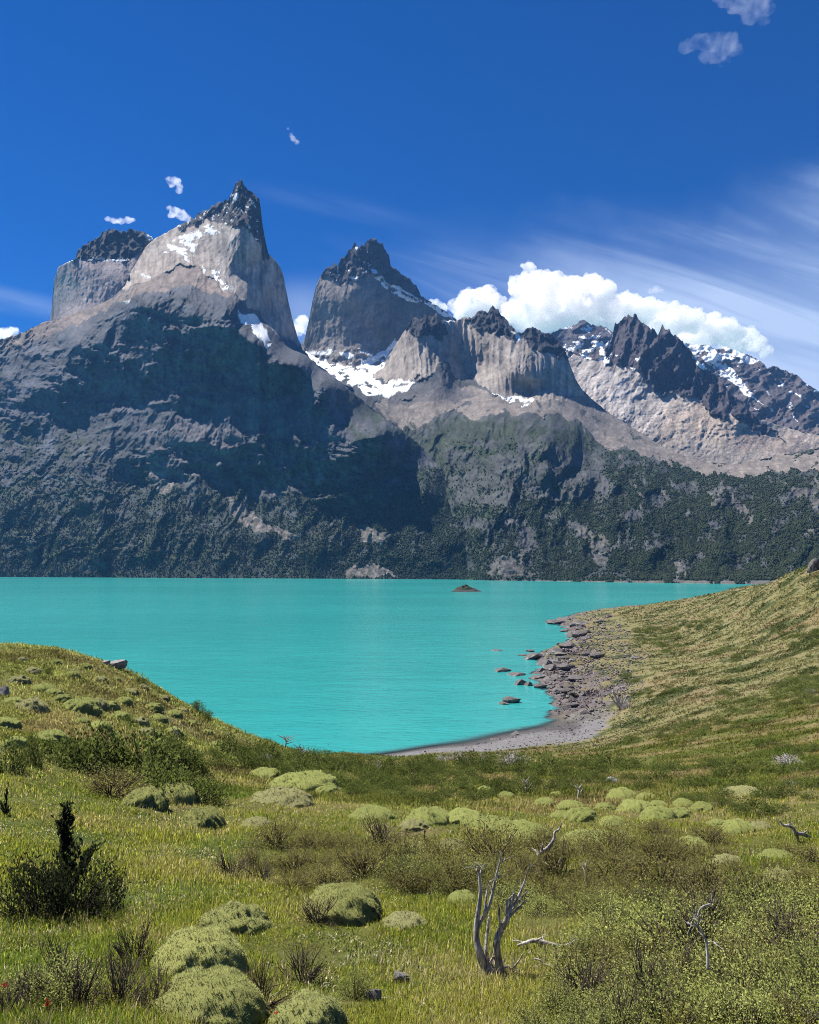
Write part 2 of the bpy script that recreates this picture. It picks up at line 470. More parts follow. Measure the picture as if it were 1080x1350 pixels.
# --- square tower at the left, behind
OL_B = [(50, 520), (62, 440), (68, 412), (71, 372), (77, 352), (88, 346), (99, 342), (102, 332), (112, 322), (124, 316), (136, 306), (149, 300), (158, 306), (170, 303), (182, 304), (192, 306), (199, 312), (212, 322), (235, 345), (260, 400)]
K_B = [(50, 480, 4900), (65, 440, 4750), (71, 372, 4720), (90, 450, 4180), (90, 350, 4560), (140, 450, 4100), (140, 400, 4270), (140, 350, 4450), (140, 335, 4560), (150, 300, 4640), (180, 450, 4080), (180, 345, 4440), (190, 306, 4600), (230, 450, 4100), (240, 360, 4500), (260, 420, 4500)]
def style_B(PX, PY, D):
    qx, qy = warp(PX, PY, 111, 3)
    cap = qy < np.interp(qx, [90, 100, 140, 172, 186, 200, 240], [346, 343, 344, 345, 330, 318, 320])
    nz = np.where(cap, -40*ridged(PX/18, PY/22, 5, 144, .6), -6*ridged(PX/9+.4*fbm(PX/20, PY/30, 3, 5), PY/120, 5, 121, .6)+14*fbm(PX/30, PY/40, 7, 122, .56))
    col = GRANITE_PINK*(1+.18*fbm(PX/6, PY/60, 5, 131, .6)+.12*fbm(PX/30, PY/14, 4, 133))[..., None]
    col = np.where(cap[..., None], DARK*(1+.5*fbm(PX/8, PY/8, 4, 137))[..., None], col)
    sn = cap & (qy > np.interp(qx, [100, 172], [339, 341])) & (fbm(PX/10, PY/3, 3, 139) > .1)
    sn |= inpoly(qx, qy, [(190, 306), (200, 310), (206, 318), (196, 314)])
    col = np.where(sn[..., None], SNOW, col)
    return nz, np.clip(col, .01, .9), sn.astype(float)
sheet('mountain_tower', 50, 260, 1.1, OL_B, [(50, 540), (260, 470)], K_B, 190, jag_of([(98, 205, 2.6)], .4, 5), style_B)

# --- second horn in the middle
OL_D = [(370, 520), (385, 480), (396, 456), (402, 446), (406, 428), (410, 408), (413, 392), (418, 374), (426, 358), (434, 350), (446, 346), (452, 338), (458, 333), (463, 325), (468, 321), (474, 324), (480, 323), (486, 317), (494, 315), (502, 319), (509, 327), (513, 338), (515, 348),
        (522, 354), (532, 363), (543, 369), (550, 378), (555, 390), (565, 396), (578, 404), (590, 412), (605, 424), (640, 450), (700, 500)]
K_D = [(375, 500, 5600), (400, 452, 5500), (412, 400, 5450), (420, 370, 5480), (440, 500, 5050), (440, 470, 5200), (450, 380, 5290), (450, 348, 5420), (490, 500, 4980), (490, 470, 5110), (490, 380, 5240), (490, 350, 5360), (494, 316, 5450), (520, 470, 5200), (530, 400, 5380), (520, 356, 5500),
       (560, 450, 5420), (560, 394, 5620), (600, 470, 5550), (600, 424, 5700), (680, 500, 5700)]
def style_D(PX, PY, D):
    qx, qy = warp(PX, PY, 211, 5)
    cap = qy < np.interp(qx, [410, 426, 450, 470, 490, 505, 530, 560, 600], [362, 362, 371, 370, 362, 366, 385, 402, 412])
    nz = np.where(cap, -45*ridged(PX/20, PY/26, 5, 244, .6), -6*ridged(PX/11+.5*fbm(PX/26, PY/30, 3, 7), PY/110, 5, 221, .6)+22*fbm(PX/34, PY/45, 7, 222, .57))
    base = sstep(PY, 450, 475)
    nz = nz-base*30*ridged(PX/18, PY/18, 4, 224)
    col = GRANITE*.74*(1+.18*fbm(PX/6, PY/60, 5, 231, .6)+.28*fbm(PX/26, PY/34, 4, 233))[..., None]
    right_shade = sstep(PX, 488, 505)*.42  # shade of the right face painted in by darkening the granite
    col = col*(1-right_shade[..., None])
    col = np.where(cap[..., None], DARK*(1+.5*fbm(PX/8, PY/8, 4, 237))[..., None], col)
    sn = inpoly(qx, qy, [(484, 352), (500, 360), (520, 376), (546, 388), (560, 400), (545, 401), (522, 390), (500, 374)]) & (fbm(PX/9-.4*PY/9, PY/5, 4, 241) > -.12)
    sn |= inpoly(qx, qy, [(560, 397), (592, 412), (600, 424), (586, 416), (562, 404)])
    sn |= cap & (PX < 490) & (fbm(PX/7, PY/5, 4, 243, .6) > .75)
    sn |= inpoly(qx, qy, [(462, 366), (474, 364), (470, 371)])
    sn |= inpoly(qx, qy, [(474, 478), (500, 466), (522, 448), (528, 452), (505, 474), (482, 486)])
    sn |= (qy > 462) & (fbm(PX/18, PY/10, 4, 245) > .25)
    col = np.where(sn[..., None], SNOW, col)
    return nz, np.clip(col, .01, .9), sn.astype(float)
sheet('mountain_horn', 370, 700, 1.1, OL_D, [(370, 540), (700, 540)], K_D, 190, jag_of([(426, 520, 2.6), (520, 560, 2.0)], .6, 6), style_D)

# --- far snowy ridge at the right
OL_F = [(640, 470), (690, 455), (725, 440), (740, 433), (755, 429), (770, 421), (780, 428), (795, 430), (815, 441), (850, 450), (900, 452), (918, 455), (930, 453), (944, 461), (957, 457), (968, 461), (980, 466), (992, 470), (1003, 476), (1012, 485), (1024, 483), (1038, 490), (1050, 494), (1062, 506), (1074, 512), (1085, 522), (1110, 534), (1160, 565), (1300, 630)]
K_F = [(640, 560, 6300), (640, 470, 7000), (740, 560, 6300), (740, 434, 7100), (770, 425, 7100), (820, 560, 6200), (900, 560, 6100), (900, 500, 6400), (900, 452, 6800), (960, 560, 5900), (960, 500, 6300), (960, 458, 6700), (1040, 600, 5300), (1040, 550, 5700), (1040, 495, 6300), (1120, 620, 5200), (1120, 580, 5500), (1120, 545, 6000), (1290, 680, 5200), (1290, 630, 5800)]
def style_F(PX, PY, D):
    qx, qy = warp(PX, PY, 311, 4)
    nz = -95*ridged((PX+.4*PY)/52, (PY-.2*PX)/46, 6, 321, .55)
    col = PURPLE*(1+.35*fbm(PX/12, PY/12, 5, 331, .6))[..., None]
    bl = patches(PX, PY, 18, 333, .0, .6)*sstep(-PX, -900, -830)
    col = paint(col, bl, (.09, .10, .12), .6)
    col = paint(col, patches(PX, PY, 24, 335, .1, .7)*sstep(PY, 500, 580), BROWN*.8, .6)
    s = fbm((PX+.7*PY)/16, (PY-.5*PX)/9, 5, 341, .6)
    sn = inpoly(qx, qy, [(898, 452), (925, 451), (957, 455), (1003, 474), (990, 480), (965, 474), (945, 478), (920, 470)]) & (s > -.25)
    sn |= inpoly(qx, qy, [(918, 462), (945, 474), (968, 490), (985, 508), (1008, 534), (996, 528), (972, 508), (948, 492)]) & (s > -.35)
    sn |= inpoly(qx, qy, [(738, 455), (765, 452), (800, 448), (830, 460), (810, 474), (770, 472)]) & (s > -.02)
    sn |= inpoly(qx, qy, [(740, 430), (790, 428), (820, 445), (760, 446)]) & (s > .33)
    sn |= (PX > 900) & (PY < 545) & (s > .78)
    sn |= inpoly(qx, qy, [(1036, 527), (1042, 540), (1054, 556), (1047, 550)])
    col = np.where(sn[..., None], SNOW, col)
    return nz, np.clip(col, .01, .9), sn.astype(float)
sheet('mountain_ridge', 640, 1300, 1.2, OL_F, [(640, 600), (1000, 640), (1300, 690)], K_F, 210, jag_of([(738, 800, 1.6), (1000, 1300, 1.6)], 1.2, 8), style_F)

# --- jagged black ridge over the pale slabs, right of the middle
OL_E = [(660, 520), (700, 480), (728, 462), (745, 457), (760, 461), (775, 460), (790, 458), (801, 452), (808, 440), (811, 426), (818, 423), (823, 419), (830, 415), (835, 417), (839, 413), (845, 424), (852, 430), (861, 434), (867, 440), (873, 429), (880, 433), (888, 440), (900, 450), (912, 462), (920, 474), (936, 487), (950, 502), (966, 520), (984, 538), (1000, 552), (1030, 562), (1060, 570), (1100, 578), (1180, 600), (1300, 650)]
K_E = [(660, 640, 4300), (660, 520, 5000), (745, 640, 4250), (745, 540, 4650), (745, 458, 5250), (800, 640, 4150), (800, 560, 4450), (800, 500, 4800), (800, 455, 5150), (838, 640, 4100), (838, 560, 4400), (838, 500, 4750), (838, 470, 4830), (838, 416, 5080), (880, 640, 4000), (880, 560, 4350), (880, 515, 4640), (880, 480, 4700), (880, 434, 4930),
       (920, 640, 3900), (920, 570, 4250), (920, 535, 4480), (920, 480, 4750), (970, 640, 3800), (970, 580, 4150), (970, 550, 4330), (970, 525, 4550), (1040, 640, 3750), (1040, 590, 4150), (1040, 566, 4500), (1120, 640, 3750), (1120, 585, 4500), (1290, 700, 3700), (1290, 650, 4400)]
def style_E(PX, PY, D):
    qx, qy = warp(PX, PY, 411, 7, 18)
    dark = inpoly(qx, qy, [(796, 400), (900, 400), (1010, 560), (1030, 575), (1004, 575), (985, 560), (962, 548), (958, 556), (935, 545), (918, 528), (895, 520), (876, 522), (858, 508), (842, 494), (822, 484), (800, 478)])
    tl = (qx < 806) & (qy < np.interp(qx, [740, 806], [468, 480]))
    slab = ~dark & ~tl
    wx, wy = warp(PX, PY, 423, 9, 30)
    sl = -6.5*ridged((wx+.72*wy)/15, (wy-.75*wx)/90, 6, 421, .6)+20*fbm(PX/40, PY/30, 7, 422, .58)-7*ridged((wx+.7*wy)/50, (wy-.7*wx)/160, 3, 424)
    nz = np.where(dark, -62*ridged((PX+.25*PY)/26, PY/40, 5, 444, .58), np.where(tl, -40*ridged(PX/20, PY/20, 5, 446), sl))
    sc = sstep(qy, 575, 600)
    nz = nz*(1-sc*.5)
    streak = fbm((PX+.75*PY)/9, (PY-.75*PX)/60, 5, 431, .6)
    col = PALE*1.0*(1+.5*streak+.16*fbm(PX/30, PY/30, 4, 433))[..., None]
    dust = sstep(qx+.8*(qy-520), 855, 935)
    col = paint(col, dust, DUST*(1+.2*streak[..., None]), .85)
    scr = sstep(qy-.25*(qx-900), 556, 590)*sstep(qx, 830, 900)
    col = paint(col, scr, SCREE*(1+.2*fbm(PX/14, PY/8, 4, 437)[..., None]), .8)
    brn = inpoly(qx, qy, [(955, 560), (1000, 566), (1080, 585), (1200, 610), (1200, 640), (1080, 612), (1010, 595), (965, 590)])
    col = paint(col, brn*(.5+.5*patches(PX, PY, 16, 439, -.3, .4)), BROWN, .8)
    col = np.where(tl[..., None], PURPLE*(1+.4*fbm(PX/9, PY/9, 4, 435))[..., None], col)
    col = np.where(dark[..., None], np.array((.062, .053, .062))*(1+.4*fbm(PX/9, PY/9, 4, 436))[..., None], col)
    s = fbm((PX+.7*PY)/14, (PY-.5*PX)/8, 5, 441, .6)
    sn = tl & (s > .06)
    sn |= dark & (PX < 850) & (PY > 468) & (s > .66)
    sn |= inpoly(qx, qy, [(906, 448), (925, 470), (938, 484), (928, 484), (914, 470)])
    col = np.where(sn[..., None], SNOW, col)
    return nz, np.clip(col, .01, .9), sn.astype(float)
sheet('mountain_crag', 660, 1300, 1.1, OL_E, [(660, 650), (1000, 660), (1300, 720)], K_E, 230, jag_of([(800, 915, 3.0), (915, 1000, 2.0)], 1.0, 9), style_E)

# --- middle massif: snow valley, fluted walls, scree, green buttress and the slopes down to the lake
OL_C = [(380, 500), (396, 470), (404, 463), (415, 470), (432, 479), (452, 482), (470, 483), (486, 481), (500, 482), (510, 473), (520, 457), (529, 443), (536, 432), (541, 424), (546, 419), (552, 421), (560, 415), (568, 418), (575, 413), (580, 424), (590, 422), (600, 424), (612, 418), (622, 420), (628, 414), (636, 408), (642, 412), (650, 404), (656, 408), (664, 418), (672, 428), (680, 436), (688, 439), (696, 433), (704, 432), (714, 438), (724, 440), (734, 445), (741, 456), (747, 466), (752, 482), (758, 497), (766, 512), (780, 526), (800, 542), (825, 558), (850, 574), (880, 592), (905, 602), (935, 609), (965, 612), (1000, 606), (1040, 598), (1080, 590), (1140, 590), (1300, 600)]
K_C = []
for px, pts in {
    390: [(500, 4200), (475, 4700)], 420: [(520, 3800), (480, 4650)], 460: [(560, 3400), (530, 3700), (505, 4200), (484, 4750)],
    500: [(600, 3200), (560, 3500), (540, 3750), (515, 4150), (484, 4700)],
    540: [(768, 3000), (680, 3100), (600, 3350), (560, 3620), (530, 3950), (510, 4100), (470, 4300), (426, 4480)],
    580: [(768, 2700), (700, 2800), (640, 3000), (600, 3200), (560, 3500), (540, 3720), (520, 3850), (495, 4050), (470, 4260), (420, 4450)],
    610: [(520, 3950), (495, 4280), (455, 4420), (420, 4560)],
    640: [(768, 2210), (715, 2400), (670, 2580), (640, 2740), (600, 2920), (560, 3180), (535, 3560), (518, 3850), (500, 4120), (455, 4280), (410, 4480)],
    690: [(768, 2130), (710, 2330), (668, 2480), (645, 2540), (592, 2660), (572, 2790), (552, 3120), (535, 3560), (527, 3800), (500, 3920), (460, 4080), (440, 4250)],
    740: [(768, 2050), (710, 2270), (665, 2440), (640, 2510), (600, 2620), (582, 2740), (566, 2980), (548, 3420), (530, 3780), (500, 4000), (460, 4300)],
    775: [(768, 1990), (710, 2220), (660, 2450), (630, 2620), (600, 2900), (575, 3250), (550, 3700), (524, 4150)],
    815: [(768, 1930), (700, 2200), (650, 2470), (620, 2720), (590, 3150), (556, 3950)],
    870: [(768, 1860), (700, 2120), (655, 2380), (625, 2680), (605, 3050), (588, 3550)],
    950: [(769, 1770), (700, 2060), (660, 2310), (632, 2650), (614, 3150)],
    1030: [(770, 1690), (700, 1980), (655, 2280), (625, 2640), (602, 3250)],
    1110: [(770, 1620), (700, 1900), (650, 2230), (615, 2650), (592, 3250)],
    1290: [(771, 1500), (700, 1780), (640, 2200), (602, 2900)]}.items():
    K_C += [(px, py, D) for py, D in pts]
def style_C(PX, PY, D):
    qx, qy = warp(PX, PY, 511, 6)
    wall = inpoly(qx, qy, [(503, 485), (522, 452), (540, 420), (600, 415), (690, 430), (745, 455), (756, 490), (770, 520), (745, 528), (690, 529), (650, 517), (620, 500), (598, 488), (585, 478), (572, 490), (540, 505), (515, 502), (492, 500)])
    cap = inpoly(qx, qy, [(532, 432), (545, 410), (580, 408), (588, 440), (580, 450), (560, 440), (545, 445)])
    cap |= inpoly(qx, qy, [(616, 424), (636, 400), (656, 400), (684, 434), (676, 446), (656, 442), (640, 436)])
    cap |= inpoly(qx, qy, [(683, 442), (698, 428), (735, 438), (748, 464), (742, 474), (722, 466), (700, 460)])
    flute = -17*ridged(PX/9.5+.35*fbm(PX/34, PY/50, 4, 503)+(PY-480)*(PX-640)/12000, PY/130, 4, 521, .5)+20*fbm(PX/34, PY/45, 6, 522, .52)
    big = relief(PX, PY, 531, 95, 85, .55)*sstep(PY, 500, 560)*.95; cl = cliffness(PY, D)*sstep(PY, 530, 560)
    wallr = -17*ridged(PX/17+.4*fbm(PX/30, PY/40, 3, 558), PY/60, 5, 559, .55)+24*fbm(PX/50, PY/40, 4, 560)
    fine = relief(PX, PY, 533, 34, 30, .5, 5)
    scree = inpoly(qx, qy, [(492, 530), (560, 520), (600, 503), (650, 520), (700, 530), (775, 518), (830, 556), (905, 600), (960, 612), (1080, 592), (1300, 600), (1300, 630), (1080, 618), (990, 628), (935, 625), (880, 612), (848, 596), (800, 590), (770, 560), (735, 548), (690, 545), (655, 548), (620, 552), (588, 540), (560, 560), (530, 568), (508, 552)])
    snowz = inpoly(qx, qy, [(385, 470), (405, 458), (425, 470), (470, 478), (500, 476), (508, 482), (494, 496), (502, 506), (528, 498), (548, 506), (530, 518), (505, 522), (486, 520), (466, 510), (446, 498), (425, 488), (405, 480)])
    calm = np.where(scree | snowz, .28, 1.0)
    nz = np.where(cap, -38*ridged(PX/18, PY/24, 5, 544, .6), np.where(wall, flute, (big+fine*.8)*calm*(1-cl)+wallr*cl))
    nz = nz*np.clip((768-PY)/40, 0, 1)*np.clip(D/3000, .55, 1.15)
    col = np.array((.066, .070, .074))*(1+.4*fbm(qx/24, qy/16, 5, 571, .6))[..., None]
    pat = fbm(qx/34, qy/22, 6, 581, .62)
    scr = np.clip(.70+1.0*pat, 0, 1)*sstep(PY, 540, 565)
    scr = scr*(1-.15*sstep(PX, 880, 1000)*sstep(-PY, -690, -630))
    mixc = SCRUB+(GREEN-SCRUB)*patches(qx, qy, 36, 587, -.3, .5)[..., None]
    col = col*(1-scr[..., None]*.94)+mixc*scr[..., None]*.94
    butt = inpoly(qx, qy, [(590, 640), (640, 605), (690, 590), (760, 590), (795, 606), (800, 650), (760, 665), (720, 655), (660, 668), (610, 668)])
    col = paint(col, butt*(.4+.5*patches(qx, qy, 18, 589, -.2, .4)), (.085, .085, .09), .8)
    gtop = inpoly(qx, qy, [(560, 560), (600, 548), (660, 556), (720, 560), (770, 575), (740, 578), (680, 574), (640, 584), (580, 600), (545, 590)])
    col = paint(col, gtop*patches(qx, qy, 12, 591, -.3, .3), GREEN*.62, .8)
    gs = inpoly(qx, qy, [(636, 536), (700, 545), (660, 551)]) | inpoly(qx, qy, [(790, 590), (850, 600), (960, 625), (1080, 625), (1300, 630), (1300, 660), (1000, 650), (860, 628)])
    col = paint(col, gs*patches(qx, qy, 14, 593, -.3, .2), GREEN*.7, .85)
    sc_c = SCREE*(1+.22*fbm(PX/12, PY/7, 5, 561, .6))[..., None]*np.array((1.0, .96, .93))
    col = np.where((scree & (patches(qx, qy, 15, 563, -.75, -.35) > .5))[..., None], sc_c*.86, col)
    # pale slides and ravines lower down
    sx, sy = warp(PX, PY, 597, 13, 28)
    for poly in ([(672, 735), (690, 728), (702, 752), (708, 764), (690, 766), (660, 764), (640, 758), (655, 745)], [(740, 660), (744, 662), (750, 684), (746, 682)], [(758, 690), (778, 690), (800, 712), (830, 728), (800, 726), (785, 742), (775, 722)],
                 [(666, 675), (676, 672), (688, 700), (680, 706)], [(930, 648), (950, 640), (985, 668), (1010, 690), (985, 690), (955, 668)], [(1030, 640), (1075, 630), (1110, 660), (1075, 668)], [(812, 598), (818, 600), (822, 622), (818, 624)], [(836, 630), (842, 636), (846, 655), (850, 690), (843, 680)],
                 [(885, 750), (905, 750), (912, 764), (890, 765)], [(1055, 700), (1090, 690), (1100, 712), (1062, 718)], [(862, 650), (880, 648), (876, 664)], [(970, 715), (985, 712), (980, 726)]):
        col = paint(col, inpoly(sx, sy, poly)*(.1+.9*patches(qx, qy, 7, 565, -.3, .35)), (.17, .15, .14), .6)
    gcol = GRANITE*.9*(1+.24*fbm(PX/6, PY/55, 5, 531, .6)+.2*fbm(PX/26, PY/22, 4, 533))[..., None]
    col = np.where(wall[..., None], gcol, col)
    col = np.where(cap[..., None], DARK*1.1*(1+.5*fbm(PX/8, PY/8, 4, 537))[..., None], col)
    rocks = inpoly(qx, qy, [(505, 516), (540, 505), (600, 500), (625, 522), (600, 530), (560, 528), (520, 536)])
    col = paint(col, rocks, (.10, .095, .10), .75)
    s = fbm(PX/14, PY/8, 5, 541, .6)
    bch = (PY > 765.5)&(fbm(PX/30, PY*0, 4, 599) > -.25)
    col = paint(col, bch, (.20, .18, .16), .6)
    sn = snowz & (s > -.42)
    sn |= inpoly(qx, qy, [(492, 522), (520, 514), (545, 508), (535, 516), (512, 526)]) & (s > -.1)
    sn |= inpoly(qx, qy, [(648, 514), (664, 522), (684, 524), (712, 526), (690, 531), (664, 528)]) & (s > -.3)
    sn |= inpoly(qx, qy, [(676, 434), (688, 440), (684, 452), (678, 446)])
    sn |= inpoly(qx, qy, [(584, 422), (612, 418), (608, 424), (590, 428)])
    col = np.where(sn[..., None], SNOW, col)
    return nz, np.clip(col, .01, .9), sn.astype(float)
massif_mid, DATA_C = sheet('mountain_flank', 380, 1300, 1.1, OL_C, [(380, 768.5), (800, 769), (1000, 770.5), (1300, 773)], K_C, 330,
      jag_of([(536, 590, 2.2), (616, 684, 2.2), (684, 745, 1.8), (590, 616, 1.2)], .7, 12), style_C)

# ------------------------------------------------------------------ low woods on the far slopes
def mat_leaf(name, trans=.35, upn=.6, vary=.5):
    """thin leaves: diffuse and translucent; their shading normal leans to the sky as a mass of small leaves does"""
    m, b, out = new_mat(name)
    at = b.n('ShaderNodeAttribute', attribute_name='col')
    oi = b.n('ShaderNodeObjectInfo')
    f = b.math('ADD', b.math('MULTIPLY', oi.outputs['Random'], vary), 1-vary/2)
    vs = b.n('ShaderNodeVectorMath', operation='SCALE'); b.l(at.outputs['Color'], vs.inputs[0]); b.l(f, vs.inputs['Scale'])
    g = b.n('ShaderNodeNewGeometry')
    s1 = b.n('ShaderNodeVectorMath', operation='SCALE'); b.l(g.outputs['Normal'], s1.inputs[0]); s1.inputs['Scale'].default_value = 1-upn
    ad = b.n('ShaderNodeVectorMath', operation='ADD'); b.l(s1.outputs[0], ad.inputs[0]); ad.inputs[1].default_value = (0, 0, upn)
    nn = b.n('ShaderNodeVectorMath', operation='NORMALIZE'); b.l(ad.outputs[0], nn.inputs[0])
    d = b.n('ShaderNodeBsdfDiffuse'); b.l(vs.outputs[0], d.inputs[0]); b.l(nn.outputs[0], d.inputs['Normal'])
    t = b.n('ShaderNodeBsdfTranslucent'); b.l(vs.outputs[0], t.inputs[0])
    mx = b.n('ShaderNodeMixShader'); mx.inputs[0].default_value = trans
    b.l(d.outputs[0], mx.inputs[1]); b.l(t.outputs[0], mx.inputs[2])
    b.l(mx.outputs[0], out.inputs[0])
    return m
M_FAR = mat_leaf('far_foliage', .15, .3, 0)

def far_forest(name, data, n, pymin, skip=None):
    px, PX, PY, X, Y, Z, col = data
    g = np.clip((col[..., 1]/np.maximum(col[..., 0], .01)-1.05)/.3, 0, 1)
    dens = np.clip(.5+.6*fbm(PX/11, PY/7, 5, 777, .68), .10, 1)
    w = g*sstep(PY, pymin, pymin+110)*dens*np.where(PY < 764.5, 1, .3)
    w = w + .25*g*sstep(PY, pymin+60, 745)
    if skip is not None: w = w*skip(PX, PY)
    w[-3:] = 0
    w = w.ravel()/w.sum()
    k = rng.choice(w.size, n, p=w)
    B = np.stack([X.ravel()[k], Y.ravel()[k], Z.ravel()[k]], -1)
    B[:, :2] += rng.normal(0, 1.5, (n, 2))
    h = rng.uniform(2.0, 6.0, n)*(Y.ravel()[k]/2600)**.4; r = h*rng.uniform(.35, .6, n)
    # crown: lumpy double ring closed above and below
    ns = 6
    a = np.linspace(0, 2*np.pi, ns, endpoint=False)
    V = np.zeros((n, 2*ns+2, 3))
    V[:, 0] = B+np.array((0, 0, -1))
    for j, (rr, hh) in enumerate(((1.0, .30), (.75, .72))):
        q = r[:, None]*rr*rng.uniform(.6, 1.25, (n, ns))
        V[:, 1+j*ns:1+(j+1)*ns, 0] = B[:, :1]+q*np.cos(a+j*.5)
        V[:, 1+j*ns:1+(j+1)*ns, 1] = B[:, 1:2]+q*np.sin(a+j*.5)
        V[:, 1+j*ns:1+(j+1)*ns, 2] = B[:, 2:]+h[:, None]*hh*rng.uniform(.75, 1.2, (n, ns))
    V[:, -1] = B; V[:, -1, 2] += h
    i = np.arange(ns); i2 = (i+1) % ns
    T = np.concatenate([np.stack([0*i, 1+i2, 1+i], -1), np.stack([1+i, 1+i2, 1+ns+i], -1), np.stack([1+i2, 1+ns+i2, 1+ns+i], -1), np.stack([1+ns+i, 1+ns+i2, 0*i+2*ns+1], -1)])
    F = (T[None]+(np.arange(n)*(2*ns+2))[:, None, None]).reshape(-1, 3)
    base = np.array((.034, .045, .026))+rng.random((n, 1))*np.array((.030, .034, .018))
    cols = np.repeat(base[:, None], 2*ns+2, 1).reshape(-1, 3)
    o = mesh_np(name, V.reshape(-1, 3), F, smooth=False, cols=cols, mat=M_FAR)
    return o
o = far_forest('forest', DATA_A, 60000, 560)
tag(o, 'dark low woods and scrub on the slope under the great horn', 'forest', kind='stuff')
o = far_forest('forest', DATA_C, 80000, 560, lambda a, b: sstep(a, 560, 640))
tag(o, 'dark scattered scrub and woods on the slope right of the middle of the far shore', 'forest', kind='stuff')

# ------------------------------------------------------------------ the near land
def build_ground_model():
    P = []; T = []
    def add(px, py, D): P.append(((px-540)/F0, D)); T.append((HORIZON-py)/F0)
    def addz(u, D, z): P.append((u, D)); T.append((z-EYE)/D)      # z above the lake
    # near slope, three big bands, left to right
    for px, l in {
        0: [(1350, 5.9), (1270, 7.6), (1200, 9.6), (1100, 13.6), (1040, 17.5), (1000, 21), (950, 27.5), (905, 37), (850, 55)],
        100: [(1350, 6), (1250, 8.3), (1150, 11.8), (1060, 17), (1000, 23), (950, 31), (905, 42), (861, 56)],
        200: [(1350, 6.05), (1250, 8.5), (1150, 12.2), (1080, 17), (1020, 24), (980, 31), (940, 42), (899, 58)],
        270: [(1350, 6.1), (1200, 10.3), (1075, 19), (1020, 27), (985, 38), (960, 50), (936, 61)],
        350: [(1350, 6.2), (1200, 10.6), (1100, 16), (1050, 23), (1015, 34), (990, 48), (974, 66)],
        440: [(1350, 6.25), (1200, 10.8), (1100, 16.5), (1050, 24.5), (1020, 39), (1003, 60), (994, 95)],
        540: [(1350, 6.3), (1285, 8.0), (1200, 10.9), (1120, 15.2), (1070, 21), (1040, 30), (1015, 52), (1004, 80), (997, 115), (992, 148)],
        650: [(1350, 6.3), (1285, 8.0), (1200, 10.9), (1120, 15.2), (1080, 19.6), (1040, 31), (1012, 58), (1000, 92), (990, 135), (982, 158)],
        760: [(1350, 6.3), (1200, 10.9), (1100, 17.2), (1050, 28), (1015, 56), (1000, 90), (985, 130), (965, 172)],
        850: [(1350, 6.25), (1200, 10.8), (1100, 17), (1050, 26), (1020, 45), (1000, 76), (975, 120), (940, 170), (905, 205)],
        950: [(1350, 6.2), (1200, 10.6), (1100, 16.5), (1050, 24), (1020, 37), (1000, 62), (970, 100), (930, 145), (890, 188), (850, 262), (815, 335), (781, 450)],
        1080: [(1350, 6.1), (1200, 10.2), (1100, 15.8), (1040, 23), (1005, 40), (970, 75), (930, 112), (890, 148), (850, 185), (810, 226), (775, 262), (746, 290)],
        1200: [(1350, 6), (1100, 15), (1020, 24), (980, 42), (920, 95), (850, 150), (780, 205), (720, 250)]}.items():
        for py, D in l: add(px, py, D)
    for px, py, D in [(820, 880, 250), (860, 870, 262), (830, 845, 330), (870, 840, 345), (840, 818, 440), (890, 800, 480), (862, 797, 560), (810, 803, 640), (1000, 771.5, 405), (1040, 757, 345), (900, 789, 510), (800, 920, 212), (815, 900, 225)]: add(px, py, D)
    # shoreline (z = 0) : beach, rock spits
    for px, py in [(470, 993), (560, 983), (650, 970), (715, 957), (752, 942), (740, 925), (735, 905), (718, 888), (728, 872), (712, 862), (752, 846), (752, 830), (742, 819), (800, 803)]:
        add(px, py, EYE*F0/(py-HORIZON))
    # under the water and behind the crests
    for u, D, z in [(-.6, 70, 24), (-.6, 95, 8), (-.6, 130, -3), (-.4, 72, 22), (-.4, 95, 8), (-.4, 125, -3), (-.28, 80, 18), (-.28, 105, 6), (-.28, 130, -2.5), (-.2, 95, 12), (-.18, 120, 4), (-.16, 142, .3), (-.1, 125, 7), (-.1, 150, .6), (-.07, 164, -1.5),
                    (-.6, 220, -6), (-.3, 220, -6), (0, 185, -3), (.1, 200, -3), (.15, 205, -2), (.12, 240, -3), (.12, 290, -3), (.14, 350, -4), (.18, 400, -2), (.15, 430, -5), (.13, 520, -5), (.15, 640, -5), (.2, 760, -5), (-.3, 500, -8), (0, 500, -8), (-.6, 450, -8), (-.6, 900, -10), (-.3, 900, -10), (-.85, 300, -6), (-.85, 900, -10), (-.1, 700, -8), (.3, 700, 2), (.3, 900, -6), (.1, 900, -8),
                    (.45, 480, 22), (.45, 560, 12), (.45, 700, -4), (.5, 360, 32), (.5, 460, 18), (.6, 330, 36), (.6, 450, 18), (.6, 700, -5), (.35, 560, 8), (.38, 900, -8),
                    (-.6, 4, 31.9), (-.3, 4, 31.9), (0, 4, 31.9), (.3, 4, 31.9), (.6, 4, 31.9), (-.6, 1.2, 33), (0, 1.2, 33), (.6, 1.2, 33)]:
        addz(u, D, z)
    P = np.array(P)
    Q = np.stack([P[:, 0]*2.2, np.log(P[:, 1])], -1)
    return rbf_fit(Q, T, .12)
RG = build_ground_model()

